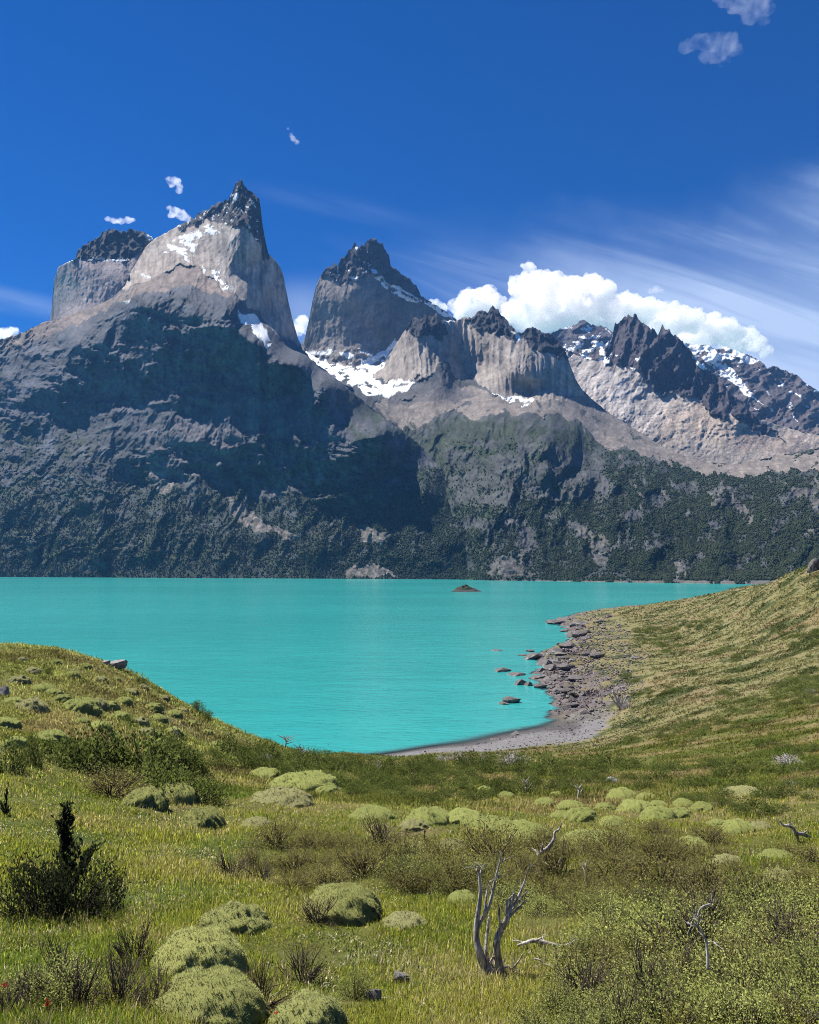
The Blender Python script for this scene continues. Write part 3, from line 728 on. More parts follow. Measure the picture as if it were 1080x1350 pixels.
def ground_z(x, y, detail=True):
    x = np.asarray(x, float); y = np.asarray(y, float)
    r = np.maximum(y, .6)
    u = np.clip(x/r, -.85, .85)
    z = EYE + r*rbf_eval(RG, u*2.2, np.log(np.clip(r, .8, 950)))
    if detail:
        am = np.clip(r/60, .12, 1)
        z = z + am*.3*fbm(x/22, y/22, 3, 901)*np.clip((z-1.0)/3, 0, 1)
        z = z + .10*fbm(x/2.1, y/2.1, 3, 903)*np.clip(r/8, .5, 1)*np.clip(1.4-r/60, 0, 1)*np.clip(z/2, .1, 1) + .14*np.clip(r/40, 0, 1)*np.clip(1.5-r/160, 0, 1)*fbm(x/6, y/6, 3, 905)*np.clip(z/2, .1, 1)
        # rocky shore
        rk = rocky(x, y)*np.clip(1-np.abs(z-1.2)/4, 0, 1)
        z = z + rk*(1.9*ridged((x+.5*y)/26, (y-.5*x)/11, 5, 907, .6)+.3)
    return z
def rocky(x, y):
    """how much bare shore rock there is: the east shore beyond the beach"""
    u = x/np.maximum(y, 1)
    return sstep(y, 182, 205)*sstep(-y, -800, -700)*sstep(u, .05, .12)*sstep(-u, -.34, -.25)

GX, GY = [], []
def place(px, py, dmin=4.0, dmax=900):
    """where the ray of a photo pixel meets the near land"""
    d = np.exp(np.linspace(math.log(dmin), math.log(dmax), 1600))
    x, y, z = unproj(px, py, d)
    h = z-ground_z(x, y)
    k = np.where(h <= 0)[0]
    if not len(k): return None
    i = max(k[0], 1)
    t = h[i-1]/(h[i-1]-h[i]+1e-9)
    dd = d[i-1]+(d[i]-d[i-1])*t
    x, y, z = unproj(px, py, dd)
    return np.array((float(x), float(y), float(ground_z(x, y))))

# albedo zones of the near land
def ground_cols(x, y, z):
    px, py = proj(x, y, z)
    n1 = fbm(x/9, y/9, 5, 921, .6); n2 = fbm(x/2.5, y/2.5, 4, 923, .6)*np.clip(1.6-y/90, .0, 1); n3 = fbm(x/30, y/30, 4, 925)
    grass = np.array((.095, .10, .024)); dry = np.array((.17, .135, .060)); lush = np.array((.055, .080, .015)); soil = np.array((.10, .075, .05))
    f = y
    col = grass+(dry-grass)*sstep(n1+.4*n2+.15*n3, -.15, .65)[..., None]
    col = col+(lush-col)*(sstep(-n1+.5*n2, .25, .8)*.8)[..., None]
    hill = sstep(f, 110, 170)*sstep(x/f, .14, .22)
    hc = np.array((.185, .170, .078))+(np.array((.20, .160, .085))-np.array((.185, .170, .078)))*sstep(fbm(x/17, y/17, 5, 927, .62), -.1, .5)[..., None]
    col = col+(hc-col)*hill[..., None]*.85
    dk = sstep(fbm(x/13, y/11, 5, 929, .64), .12, .32)*hill
    col = col+(np.array((.05, .062, .02))-col)*(dk*.92)[..., None]
    left = sstep(f, 26, 36)*sstep(-x/f, .12, .22)
    lc = np.array((.165, .17, .052))+(np.array((.125, .115, .042))-np.array((.165, .17, .052)))*sstep(n1, -.2, .4)[..., None]
    col = col+(lc-col)*left[..., None]*.75
    # bare rock and gravel along the shore
    rk = rocky(x, y)*sstep(-(z+2.6*fbm(x/12, y/12, 5, 931, .6)), -3.1, -1.5)
    rock = np.array((.135, .113, .108))*(1+.45*fbm(x/3, y/3, 4, 933, .65))[..., None]
    col = col+(rock-col)*rk[..., None]
    be = sstep(-(z+.5*n2+.35*n1), -1.5, -.9)*sstep(f, 120, 140)*(1-rk)
    beach = np.array((.172, .165, .165))*(1+.16*n2+.16*fbm(x*2, y*2, 2, 935))[..., None]
    wet = sstep(-z, -.30, -.08)
    beach = beach*(1-.5*wet)[..., None]
    col = col+(beach-col)*be[..., None]
    return np.clip(col, .008, .6), rk, be

def mat_ground():
    m, b, out = new_mat('meadow_ground')
    at = b.n('ShaderNodeAttribute', attribute_name='col')
    g = b.n('ShaderNodeNewGeometry')
    n1 = b.noise(g.outputs['Position'], 5.0, 6, .7); n2 = b.noise(g.outputs['Position'], .7, 5, .65)
    f = b.math('ADD', .25, b.math('ADD', b.math('MULTIPLY', n1, .75), b.math('MULTIPLY', n2, .75)))
    vs = b.n('ShaderNodeVectorMath', operation='SCALE'); b.l(at.outputs['Color'], vs.inputs[0]); b.l(f, vs.inputs['Scale'])
    bs = b.n('ShaderNodeBsdfPrincipled'); b.l(vs.outputs[0], bs.inputs['Base Color'])
    bs.inputs['Roughness'].default_value = .95; bs.inputs['Specular IOR Level'].default_value = .1
    bp = b.n('ShaderNodeBump'); bp.inputs['Strength'].default_value = .7; bp.inputs['Distance'].default_value = .35
    b.l(b.math('ADD', n2, b.math('MULTIPLY', n1, .35)), bp.inputs['Height']); b.l(bp.outputs[0], bs.inputs['Normal'])
    b.l(bs.outputs[0], out.inputs[0])
    return m
M_GROUND = mat_ground()

def build_ground():
    nu, nd = 720, 760
    u = np.linspace(-.78, .80, nu); d = np.exp(np.linspace(math.log(1.0), math.log(940), nd))
    U, Dd = np.meshgrid(u, d)
    X = U*Dd; Y = Dd; Z = ground_z(X, Y)
    col, rk, be = ground_cols(X, Y, Z)
    V = np.stack([X, Y, Z], -1)
    # apron round the standing place and behind it
    o = mesh_np('ground', V.reshape(-1, 3), grid_faces(nd, nu)[:, ::-1], smooth=True, cols=col.reshape(-1, 3), mat=M_GROUND)
    tag(o, kind='structure')
    return o
build_ground()

# ------------------------------------------------------------------ lake
def mat_water():
    m, b, out = new_mat('glacial_water')
    g = b.n('ShaderNodeNewGeometry')
    dp = b.n('ShaderNodeAttribute', attribute_name='depth')
    mp = b.n('ShaderNodeMapping'); b.l(g.outputs['Position'], mp.inputs[0]); mp.inputs['Scale'].default_value = (.5, 1.0, 1)
    mp.inputs['Rotation'].default_value = (0, 0, .2)
    n1 = b.noise(mp.outputs[0], .55, 4, .6); n2 = b.noise(mp.outputs[0], .004, 4, .55); n3 = b.noise(mp.outputs[0], .09, 4, .6)
    c = b.mix(b.sstep(n2, .35, .65), (.030, .310, .296), (.040, .366, .348))
    c = b.mix(b.math('MULTIPLY', b.sstep(n3, .3, .7), .30), c, (.018, .22, .22))
    c = b.mix(b.sstep(b.math('MULTIPLY', dp.outputs['Fac'], 1.0), .8, .05), c, (.06, .08, .088))
    mp2 = b.n('ShaderNodeMapping'); b.l(g.outputs['Position'], mp2.inputs[0]); mp2.inputs['Scale'].default_value = (.012, .055, 1); mp2.inputs['Rotation'].default_value = (0, 0, -.12)
    n4 = b.noise(mp2.outputs[0], 1.0, 6, .65)
    c = b.mix(b.math('MULTIPLY', b.sstep(n4, .45, .75), .18), c, (.020, .24, .242))
    bs = b.n('ShaderNodeBsdfPrincipled'); b.l(c, bs.inputs['Base Color'])
    bs.inputs['Roughness'].default_value = .16; bs.inputs['IOR'].default_value = 1.33; bs.inputs['Specular IOR Level'].default_value = .28
    bp = b.n('ShaderNodeBump'); bp.inputs['Strength'].default_value = .55; bp.inputs['Distance'].default_value = .42
    b.l(b.math('ADD', n1, b.math('MULTIPLY', n3, 2.0)), bp.inputs['Height']); b.l(bp.outputs[0], bs.inputs['Normal'])
    tr = b.n('ShaderNodeBsdfTransparent')
    mx = b.n('ShaderNodeMixShader'); b.l(b.sstep(dp.outputs['Fac'], -.05, .55), mx.inputs[0])
    b.l(tr.outputs[0], mx.inputs[1]); b.l(bs.outputs[0], mx.inputs[2])
    b.l(mx.outputs[0], out.inputs[0])
    return m
def build_lake():
    u = np.r_[-4, -2, np.linspace(-1, 1, 420), 2, 4]
    d = np.r_[np.exp(np.linspace(math.log(100), math.log(900), 420)), 1100, 1500, 2500, 5000, 12000]
    U, Dd = np.meshgrid(u, d)
    X = U*Dd; Y = Dd
    depth = np.where((Dd < 930) & (np.abs(U) < .78), -ground_z(X, Y), 20)
    # keep the lake outside the land behind the right-hand hill
    V = np.stack([X, Y, np.zeros_like(X)], -1)
    o = mesh_np('lake', V.reshape(-1, 3), grid_faces(len(d), len(u))[:, ::-1], cols=None, attrs={'depth': np.clip(depth, -3, 20).ravel()}, mat=mat_water())
    tag(o, kind='structure')
build_lake()
def build_bed():
    """land under and beyond everything, out to the horizon"""
    n = 40
    t = np.linspace(-1, 1, n); X, Y = np.meshgrid(t*30000, t*30000)
    Z = -60-0*X
    o = mesh_np('terrain', np.stack([X, Y, Z], -1).reshape(-1, 3), grid_faces(n, n)[:, ::-1], cols=np.broadcast_to(np.array((.09, .09, .07)), (n*n, 3)), mat=M_GROUND)
    tag(o, kind='structure')
build_bed()

# ------------------------------------------------------------------ plants: generators
def catmull(P, n):
    P = np.asarray(P, float)
    if len(P) < 3:
        t = np.linspace(0, 1, n)[:, None]; return P[0]*(1-t)+P[-1]*t
    Q = np.vstack([2*P[0]-P[1], P, 2*P[-1]-P[-2]])
    ts = np.linspace(0, len(P)-1-1e-6, n); out = []
    for t in ts:
        i = int(t); f = t-i
        a, b, c, d = Q[i], Q[i+1], Q[i+2], Q[i+3]
        out.append(.5*((2*b)+(c-a)*f+(2*a-5*b+4*c-d)*f*f+(3*b-a-3*c+d)*f**3))
    return np.array(out)

def tube(P, R, n=20, ns=8, rough=.12, seed=0, tip=True):
    """tapered, slightly knotty limb; P control points, R radii at them -> V, quads, tris"""
    r_ = np.random.default_rng(seed)
    P = np.asarray(P, float)
    C_ = catmull(P, n)
    Rr = np.interp(np.linspace(0, 1, n), np.linspace(0, 1, len(R)), R)
    T = np.gradient(C_, axis=0); T /= np.linalg.norm(T, axis=1, keepdims=True)+1e-9
    ref = np.array((.31, .91, .27)); V = []
    a = np.linspace(0, 2*np.pi, ns, endpoint=False)
    lob = r_.uniform(0, 6.28, 3)
    for i in range(n):
        u = np.cross(T[i], ref); u /= np.linalg.norm(u)+1e-9; w = np.cross(T[i], u)
        k = 1+rough*(np.sin(2*a+lob[0]+i*.22)+.6*np.sin(3*a+lob[1]-i*.15))+rough*.6*r_.normal(0, 1, ns)
        V.append(C_[i]+Rr[i]*k[:, None]*(np.cos(a)[:, None]*u+np.sin(a)[:, None]*w))
    V = np.concatenate(V+[C_[-1:]+T[-1]*Rr[-1]*1.2, C_[:1]])
    i = np.arange(n*ns).reshape(n, ns); j = np.roll(i, -1, 1)
    Q = np.stack([i[:-1], j[:-1], j[1:], i[1:]], -1).reshape(-1, 4)
    tr = np.concatenate([np.stack([i[-1], j[-1], np.full(ns, n*ns)], -1), np.stack([j[0], i[0], np.full(ns, n*ns+1)], -1)])
    return V, Q, tr

class Soup:
    def __init__(s): s.V = []; s.Q = []; s.T = []; s.c = []; s.n = 0
    def add(s, V, Q=None, T=None, col=(.5, .5, .5)):
        V = np.asarray(V, float)
        if Q is not None and len(Q): s.Q.append(np.asarray(Q)+s.n)
        if T is not None and len(T): s.T.append(np.asarray(T)+s.n)
        c = np.asarray(col, float)
        s.c.append(np.broadcast_to(c, V.shape) if c.ndim == 1 else c)
        s.V.append(V); s.n += len(V); return s
    def build(s, name, mat, parent=None, smooth=False, link=True):
        F = []
        if s.Q: F.append(np.concatenate(s.Q))
        if s.T: F.append(np.concatenate(s.T))
        return mesh_np(name, np.concatenate(s.V), F, smooth=smooth, cols=np.concatenate(s.c), mat=mat, parent=parent, link=link)

def unit(v): return v/(np.linalg.norm(v, axis=-1, keepdims=True)+1e-9)

def leaves(cent, size, asp, up, r_, dirs=None):
    """rhombic leaf per centre, folded a little; returns V (n*4), quads"""
    n = len(cent)
    d = r_.normal(0, 1, (n, 3)) if dirs is None else dirs+r_.normal(0, .45, (n, 3))
    d[:, 2] += up; d = unit(d)
    s = unit(np.cross(d, r_.normal(0, 1, (n, 3))))
    L = (size*r_.uniform(.6, 1.4, n))[:, None]; Wd = L*asp
    V = np.stack([cent-d*L*.5, cent+s*Wd*.5, cent+d*L*.5, cent-s*Wd*.5], 1).reshape(-1, 3)
    return V, np.arange(n*4).reshape(n, 4)

def hemi(n, r_, zmin=0.0):
    z = r_.uniform(zmin, 1, n); a = r_.uniform(0, 2*np.pi, n); q = np.sqrt(np.maximum(1-z*z, 0))
    return np.stack([q*np.cos(a), q*np.sin(a), z], -1)

M_LEAF = mat_leaf('shrub_foliage', .40, .68, .35)
M_GRASS = mat_leaf('grass_blades', .42, .85, 0)
M_CUSH = mat_leaf('cushion_foliage', .28, .55, .25)

def mat_wood(name, light, dark):
    m, b, out = new_mat(name)
    g = b.n('ShaderNodeTexCoord')
    mp = b.n('ShaderNodeMapping'); b.l(g.outputs['Object'], mp.inputs[0]); mp.inputs['Scale'].default_value = (30, 30, 5)
    n1 = b.noise(mp.outputs[0], 1.0, 6, .65, .6); n2 = b.noise(g.outputs['Object'], 5, 4, .6)
    c = b.mix(b.sstep(n1, .36, .62), dark, light)
    c = b.mix(b.math('MULTIPLY', b.sstep(n2, .5, .7), .55), c, dark)
    bs = b.n('ShaderNodeBsdfPrincipled'); b.l(c, bs.inputs['Base Color']); bs.inputs['Roughness'].default_value = .8; bs.inputs['Specular IOR Level'].default_value = .2
    bp = b.n('ShaderNodeBump'); bp.inputs['Strength'].default_value = .8; bp.inputs['Distance'].default_value = .012
    b.l(n1, bp.inputs['Height']); b.l(bp.outputs[0], bs.inputs['Normal']); b.l(bs.outputs[0], out.inputs[0])
    return m
M_DEAD = mat_wood('weathered_wood', (.56, .50, .44), (.12, .10, .085))
M_TWIG = mat_wood('brown_twigs', (.13, .10, .075), (.05, .038, .03))
M_PALE = mat_wood('bleached_wood', (.66, .60, .53), (.22, .20, .19))

def mat_stone(name, a, c2):
    m, b, out = new_mat(name)
    g = b.n('ShaderNodeTexCoord')
    n1 = b.noise(g.outputs['Object'], 6, 8, .7); n2 = b.noise(g.outputs['Object'], 1.6, 4, .6)
    c = b.mix(b.sstep(n1, .3, .7), a, c2)
    c = b.mix(b.math('MULTIPLY', b.sstep(n2, .55, .62), .5), c, (.34, .33, .27))
    bs = b.n('ShaderNodeBsdfPrincipled'); b.l(c, bs.inputs['Base Color']); bs.inputs['Roughness'].default_value = .85
    bp = b.n('ShaderNodeBump'); bp.inputs['Strength'].default_value = .8; bp.inputs['Distance'].default_value = .08
    b.l(n1, bp.inputs['Height']); b.l(bp.outputs[0], bs.inputs['Normal']); b.l(bs.outputs[0], out.inputs[0])
    return m
M_STONE = mat_stone('grey_stone', (.12, .105, .10), (.30, .27, .25))
M_SHORE = mat_stone('shore_rock', (.05, .042, .041), (.15, .128, .12))
M_WHITE = mat_stone('pale_stone', (.34, .33, .31), (.55, .53, .5))

def shrub_meshes(seed, R=.5, H=.55, n=2600, leaf=.035, asp=.5, base=(.045, .065, .02), alt=(.08, .10, .03), clumps=40, stems=14, twigs=60, sparse=.5, up=.4, stem_mat=None, spread=.16):
    """crown of leaf clumps on thin stems -> (foliage mesh, stem mesh)"""
    r_ = np.random.default_rng(seed)
    d = hemi(clumps, r_, -.05)
    rad = r_.uniform(.45, 1.05, clumps)**.6
    rad *= 1+.30*gnoise(d[:, 0]*2.3+seed, d[:, 1]*2.3+d[:, 2], seed)
    cc = d*np.array((R, R, H))*rad[:, None]; cc[:, 2] = np.abs(cc[:, 2])+.05*H
    k = r_.integers(0, clumps, n)
    pos = cc[k]+r_.normal(0, 1, (n, 3))*np.array((R*spread, R*spread, H*spread))
    pos[:, 2] = np.where(pos[:, 2] < 0, r_.uniform(0, .2*H, n), pos[:, 2])
    V, Q = leaves(pos, leaf, asp, up, r_, unit(pos+1e-3)*.5)
    ck = r_.random((clumps, 1))
    b0 = np.asarray(base); a0 = np.asarray(alt)
    col = b0+(a0-b0)*np.clip(ck[k]*.55+r_.random((n, 1))**2*.75, 0, 1.2)
    col = col*r_.uniform(.75, 1.25, (n, 1))
    s = Soup().add(V, Q, col=np.repeat(col, 4, 0))
    fol = s.build('foliage', M_LEAF, link=False)
    st = Soup()
    for i in range(stems+twigs):
        e = cc[r_.integers(0, clumps)]*r_.uniform(.9, 1.12)
        if i < stems:
            b_ = np.array((r_.normal(0, .06)*R, r_.normal(0, .06)*R, -.04)); q = (.016*R*2, .010*R*2, .004*R*2)
        else:
            b_ = e*r_.uniform(.3, .7); e = e*1.02+r_.normal(0, .14, 3)*R+np.array((0, 0, .06*H)); q = (.006*R*2, .0045*R*2, .002*R*2)
        m_ = (b_+e)/2+r_.normal(0, .07, 3)*R
        V, Q, T = tube([b_, m_, e], q, 6, 4, .05, seed*100+i)
        st.add(V, Q, T)
    return fol, st.build('stem', stem_mat or M_TWIG, smooth=True, link=False)

def cushion_meshes(seed, needles=5200, lumps=1.0, leaf=.05, col=(.37, .385, .13), alt=(.51, .51, .20), dead=.3):
    """rounded cushion of fine needles, unit radius .5, height about .42"""
    r_ = np.random.default_rng(seed)
    na, nz = 56, 18
    a = np.linspace(0, 2*np.pi, na, endpoint=False); t = np.linspace(.0, 1, nz)
    A, Tt = np.meshgrid(a, t)
    def surf(A, Tt):
        phi = Tt*np.pi/2*1.08-.08
        x = np.cos(phi)*np.cos(A); y = np.cos(phi)*np.sin(A); z = np.sin(phi)
        q = 1+lumps*(.10*gnoise(x*2.1+seed, y*2.1+z*1.5, seed)+.07*gnoise(x*5+seed, y*5+z*3, seed+1)+.03*gnoise(x*13, y*13+z*8, seed+2))
        return np.stack([x*.5*q, y*.5*q, z*.35*q+0.0], -1)
    S = surf(A, Tt)
    i = np.arange(na*nz).reshape(nz, na); j = np.roll(i, -1, 1)
    Q = np.stack([i[:-1], j[:-1], j[1:], i[1:]], -1).reshape(-1, 4)
    c0 = np.asarray(col); c1 = np.asarray(alt)
    body = Soup().add(S.reshape(-1, 3), Q, col=c0*.8)
    # needles
    n = needles
    aa = r_.uniform(0, 2*np.pi, n); tt = np.arcsin(r_.uniform(0.0, 1, n))/(np.pi/2)
    p = surf(aa, tt); p2 = unit(p*np.array((1, 1, 1.5)))
    dr = unit(p2+r_.normal(0, .42, (n, 3)))
    L = (leaf*r_.uniform(.5, 1.3, n))[:, None]; sd = unit(np.cross(dr, r_.normal(0, 1, (n, 3))))*L*.16
    b_ = p-p2*.012
    V = np.stack([b_+sd, b_-sd, b_+dr*L], 1).reshape(-1, 3)
    f = fbm(p[:, 0]*7+seed, p[:, 1]*7+p[:, 2]*6, 3, seed+5)
    col_ = c0+(c1-c0)*np.clip(.5+f[:, None]+.45*r_.normal(0, 1, (n, 1)), -.3, 1.3)
    dd = (fbm(p[:, 0]*4+seed*3, p[:, 1]*4+p[:, 2]*2, 3, seed+9) > .75-dead*1.2)[:, None] & (p[:, 2] < .2)[:, None]
    col_ = np.where(dd, np.array((.085, .06, .04))*r_.uniform(.6, 1.3, (n, 1)), col_)
    body.add(V, None, np.arange(n*3).reshape(n, 3), col=np.clip(np.repeat(col_*r_.uniform(.78, 1.2, (n, 1)), 3, 0), .01, .6))
    return body.build('foliage', M_CUSH, smooth=False, link=False)

def inst(name, meshes, loc, s=(1, 1, 1), rz=0, tilt=(0, 0)):
    """a thing: one mesh when meshes is a single mesh, otherwise an empty that parents its parts"""
    if isinstance(meshes, tuple):
        root = bpy.data.objects.new(name, None); root.empty_display_size = .1
        for me in meshes:
            c = bpy.data.objects.new(me.name.split('.')[0], me); C.objects.link(c); c.parent = root
    else:
        root = bpy.data.objects.new(name, meshes)
    C.objects.link(root)
    root.location = tuple(loc); root.scale = s; root.rotation_euler = (tilt[0], tilt[1], rz)
    return root

# ------------------------------------------------------------------ plants: kinds
CUSH_N = [cushion_meshes(300+i, 21000, .85, .026) for i in range(4)]
CUSH_D = [cushion_meshes(310+i, 15000, 1.3, .028, (.33, .345, .12), (.45, .45, .19), .35) for i in range(2)]
CUSH_F = [cushion_meshes(320+i, 3200, 1.1, .036, (.345, .375, .118), (.47, .48, .19), .15) for i in range(5)]
CUSH_G = [cushion_meshes(330+i, 3200, 1.3, .040, (.37, .36, .16), (.48, .45, .23), .25) for i in range(2)]
DARKS = [shrub_meshes(400+i, .5, .52, 1900, .050, .5, (.066, .090, .023), (.15, .18, .045), 44, 8, 18) for i in range(5)]
INKY = [shrub_meshes(410+i, .5, .55, 2600, .042, .4, (.020, .028, .011), (.050, .060, .024), 36, 14, 60, spread=.17) for i in range(3)]
HEATH = [shrub_meshes(420+i, .5, .46, 3600, .028, .45, (.16, .15, .045), (.29, .26, .09), 46, 16, 90, spread=.17) for i in range(4)]
LEAFY = [shrub_meshes(440+i, .5, .50, 4200, .026, .6, (.16, .19, .042), (.44, .46, .15), 46, 18, 90, spread=.20) for i in range(4)]
BROWN_S = [shrub_meshes(460+i, .5, .62, 520, .030, .5, (.15, .115, .06), (.25, .20, .10), 30, 18, 110, spread=.12) for i in range(3)]

def mpx(D): return D/F0                          # metres per photo pixel at depth D
USED = []
def put(kind, name, px, py, wpx, hpx=None, rz=None, sink=.06, label=None, cat='shrub', group=None, base=None):
    """plant whose foot is at photo pixel (px, py) and whose width is wpx"""
    p = place(px, py) if base is None else base
    if p is None: return None
    k = mpx(p[1]); w = wpx*k
    if name == 'cushion_shrub' and hpx: hpx = hpx*.86
    me = kind[rng.integers(len(kind))]
    h0 = .37 if me in CUSH_N+CUSH_D+CUSH_F+CUSH_G else .6
    h = (hpx*k/h0 if hpx else w)
    p = p + np.array((0, w*.30, 0)); p[2] = ground_z(p[0], p[1])-sink*h
    o = inst(name, me, p, (w*rng.uniform(.94, 1.06), w*rng.uniform(.9, 1.1), h), rng.uniform(0, 6.28) if rz is None else rz)
    tag(o, label, cat, group)
    USED.append((p[0], p[1], w*.5))
    return o

GC = 'pale cushion shrubs in the meadow'
cush = [   # px, foot py, width, height, kind, label
 (247, 1290, 128, 68, CUSH_N, 'big round olive cushion shrub just above the biggest one at the lower left'),
 (258, 1346, 148, 72, CUSH_N, 'biggest dark-sided cushion shrub at the lower left, nearest the bottom edge'),
 (300, 1234, 100, 46, CUSH_D, 'low dull green cushion shrub above the big pair at the lower left'),
 (448, 1216, 104, 50, CUSH_N, 'round cushion shrub with a twiggy left side, alone in grass left of the dead tree'),
 (400, 1366, 100, 56, CUSH_D, 'grey-green cushion shrub cut by the bottom edge, right of the biggest one'),
 (535, 1224, 56, 20, CUSH_G, 'flat pale cushion shrub in the grass left of the dead tree foot'),
 (184, 1064, 62, 32, CUSH_N, 'bright round cushion shrub, left of a touching pair on the grass below the dark thicket'),
 (224, 1060, 66, 34, CUSH_N, 'bright cushion shrub behind and right of its round neighbour below the dark thicket'),
 (261, 1090, 62, 34, CUSH_N, 'small neat dome of a cushion shrub alone on bright grass, dark along its foot'),
 (335, 1092, 40, 15, CUSH_G, 'little faded cushion shrub right of the neat green dome'),
 (398, 1044, 96, 32, CUSH_F, 'wide bright hummock, largest of the cluster under the left ridge end'),
 (346, 1026, 46, 16, CUSH_F, 'small cushion shrub on the left end of the cluster under the left ridge end'),
 (366, 1060, 86, 26, CUSH_G, 'brownish half-dead cushion shrub just below the wide bright hummock'),
 (430, 1048, 30, 16, CUSH_F, 'small cushion shrub at the right end of the wide bright hummock'),
 (490, 1078, 62, 18, CUSH_F, 'low cushion shrub in dry grass left of the long green hummock row'),
 (566, 1088, 64, 28, CUSH_F, 'round tall cushion shrub left of the long green hummock row'),
 (545, 1096, 40, 16, CUSH_G, 'small faded cushion shrub in front of the round tall one'),
 (612, 1086, 60, 22, CUSH_F, 'left end of the long row of green hummocks behind the dead tree'),
 (652, 1098, 66, 24, CUSH_F, 'second hummock in the long green row behind the dead tree'),
 (694, 1108, 76, 24, CUSH_F, 'right end hummock of the long green row, just left of the gnarled snag'),
 (786, 1116, 78, 24, CUSH_F, 'green hummock right of the gnarled snag at the edge of the brown brush'),
 (826, 1110, 40, 15, CUSH_F, 'small hummock touching the right side of the one past the gnarled snag'),
 (596, 1122, 46, 18, CUSH_G, 'faded cushion shrub under the long green hummock row'),
 (543, 1126, 46, 18, CUSH_F, 'small cushion shrub by a thin dark sprout, left of the dead tree top'),
 (610, 1192, 42, 20, CUSH_F, 'cushion shrub directly behind the left stem of the dead tree'),
 (918, 1120, 46, 17, CUSH_F, 'neat pale green dome right of the brown brush on the right slope'),
 (978, 1098, 42, 20, CUSH_F, 'bright cushion shrub left of the dead branch at the right edge'),
 (1006, 1094, 30, 14, CUSH_G, 'dull cushion shrub between the bright one and the dead branch at the right edge'),
 (1031, 1134, 46, 17, CUSH_F, 'neat dome of a cushion shrub below the dead branch at the right edge'),
 (1038, 1166, 52, 20, CUSH_G, 'pale faded cushion shrub low at the right edge, above the leafy thicket'),
 (966, 1140, 44, 14, CUSH_G, 'straw-coloured cushion shrub right of the brown brush'),
 (884, 1112, 24, 12, CUSH_F, 'tiny cushion shrub left of the neat pale green dome'),
 (990, 1050, 56, 14, CUSH_G, 'greyish wide cushion shrub up the right slope'),
]
for px, py, w, h, kd, lab in cush:
    put(kd, 'cushion_shrub', px, py, w, h, label=lab, cat='cushion shrub', group=GC)
for px, py, w in [(720, 1062, 24), (755, 1066, 30), (824, 1056, 34), (842, 1070, 38), (872, 1080, 40), (905, 1064, 26), (770, 1082, 40), (742, 1078, 22), (800, 1068, 22), (855, 1054, 22), (700, 1046, 18), (668, 1052, 20), (735, 1050, 16), (640, 1044, 18), (898, 1078, 30), (930, 1070, 26), (950, 1090, 22), (870, 1066, 24), (810, 1088, 30)]:
    put(CUSH_F, 'cushion_shrub', px, py, w*1.2, w*.52, label='small rounded cushion shrub in the loose drift on the slope above the brown brush', cat='cushion shrub', group='small cushions above the brown brush')
for px, py, w in [(52, 912, 30), (20, 902, 30), (66, 916, 24), (122, 932, 30), (100, 938, 50), (140, 934, 28), (155, 946, 25), (35, 938, 46), (60, 978, 42), (105, 954, 22), (170, 914, 20), (200, 936, 25), (226, 944, 25), (40, 888, 20), (92, 892, 20), (130, 898, 20), (185, 908, 18), (12, 930, 30), (80, 925, 26), (160, 928, 24), (205, 950, 26), (180, 955, 28), (250, 955, 18), (225, 968, 26), (28, 872, 16), (72, 876, 16), (110, 880, 16), (150, 898, 16), (215, 922, 16), (240, 938, 14), (0, 960, 40), (14, 985, 34), (190, 970, 30), (128, 962, 30), (270, 968, 18), (285, 985, 24), (300, 990, 22)]:
    put(CUSH_F if rng.random() < .75 else CUSH_G, 'cushion_shrub', px, py, w*1.05, w*.5, label='small cushion shrub scattered over the knoll at the left above the lake', cat='cushion shrub', group='cushions on the left knoll')

# --- dark young tree with its skirt of bush at the left edge
def spire_meshes(seed, H=1.0, n=1500, col=(.028, .036, .018), alt=(.055, .068, .03)):
    r_ = np.random.default_rng(seed)
    st = Soup(); pos = []; dirs = []
    ax = [(np.zeros(3), np.array((.02, .0, 1.0))*H)]
    for i in range(11):                                    # short shoots up the leader
        z = r_.uniform(.35, .92)*H; a = r_.uniform(0, 6.28); L = r_.uniform(.08, .19)*H
        b_ = np.array((.02*z, 0, z)); ax.append((b_, b_+np.array((math.cos(a)*L*.6, math.sin(a)*L*.6, L*.75))))
    for i in range(13):                                    # loose basal branches
        a = r_.uniform(0, 6.28); L = r_.uniform(.3, .68)*H; o_ = r_.uniform(.2, .75)
        b_ = np.array((0, 0, r_.uniform(.0, .12)*H)); ax.append((b_, b_+np.array((math.cos(a)*L*o_, math.sin(a)*L*o_, L*(1.05-o_*.6)))))
    for i, (b_, e) in enumerate(ax):
        V, Q, T = tube([b_-np.array((0, 0, .03)) if i == 0 else b_, (b_+e)/2+r_.normal(0, .01, 3), e], (.016, .010, .004) if i == 0 else (.007, .005, .002), 7, 5, .05, seed+i)
        st.add(V, Q, T)
        L = np.linalg.norm(e-b_); m = int(n*L/7.0)+6
        t = r_.uniform(.12, 1.03, m)[:, None]
        pos.append(b_+(e-b_)*t+r_.normal(0, .022*H, (m, 3))); dirs.append(np.repeat((e-b_)[None]/L, m, 0)*.8)
    pos = np.concatenate(pos); dirs = np.concatenate(dirs)
    V, Q = leaves(pos, .062*H, .38, .1, r_, dirs)
    c = np.asarray(col)+(np.asarray(alt)-np.asarray(col))*r_.random((len(pos), 1))
    return Soup().add(V, Q, col=np.repeat(c, 4, 0)).build('foliage', M_LEAF, link=False), st.build('trunk', M_TWIG, smooth=True, link=False)
SPIRE = [spire_meshes(500+i, 1.0, 1900) for i in range(2)]
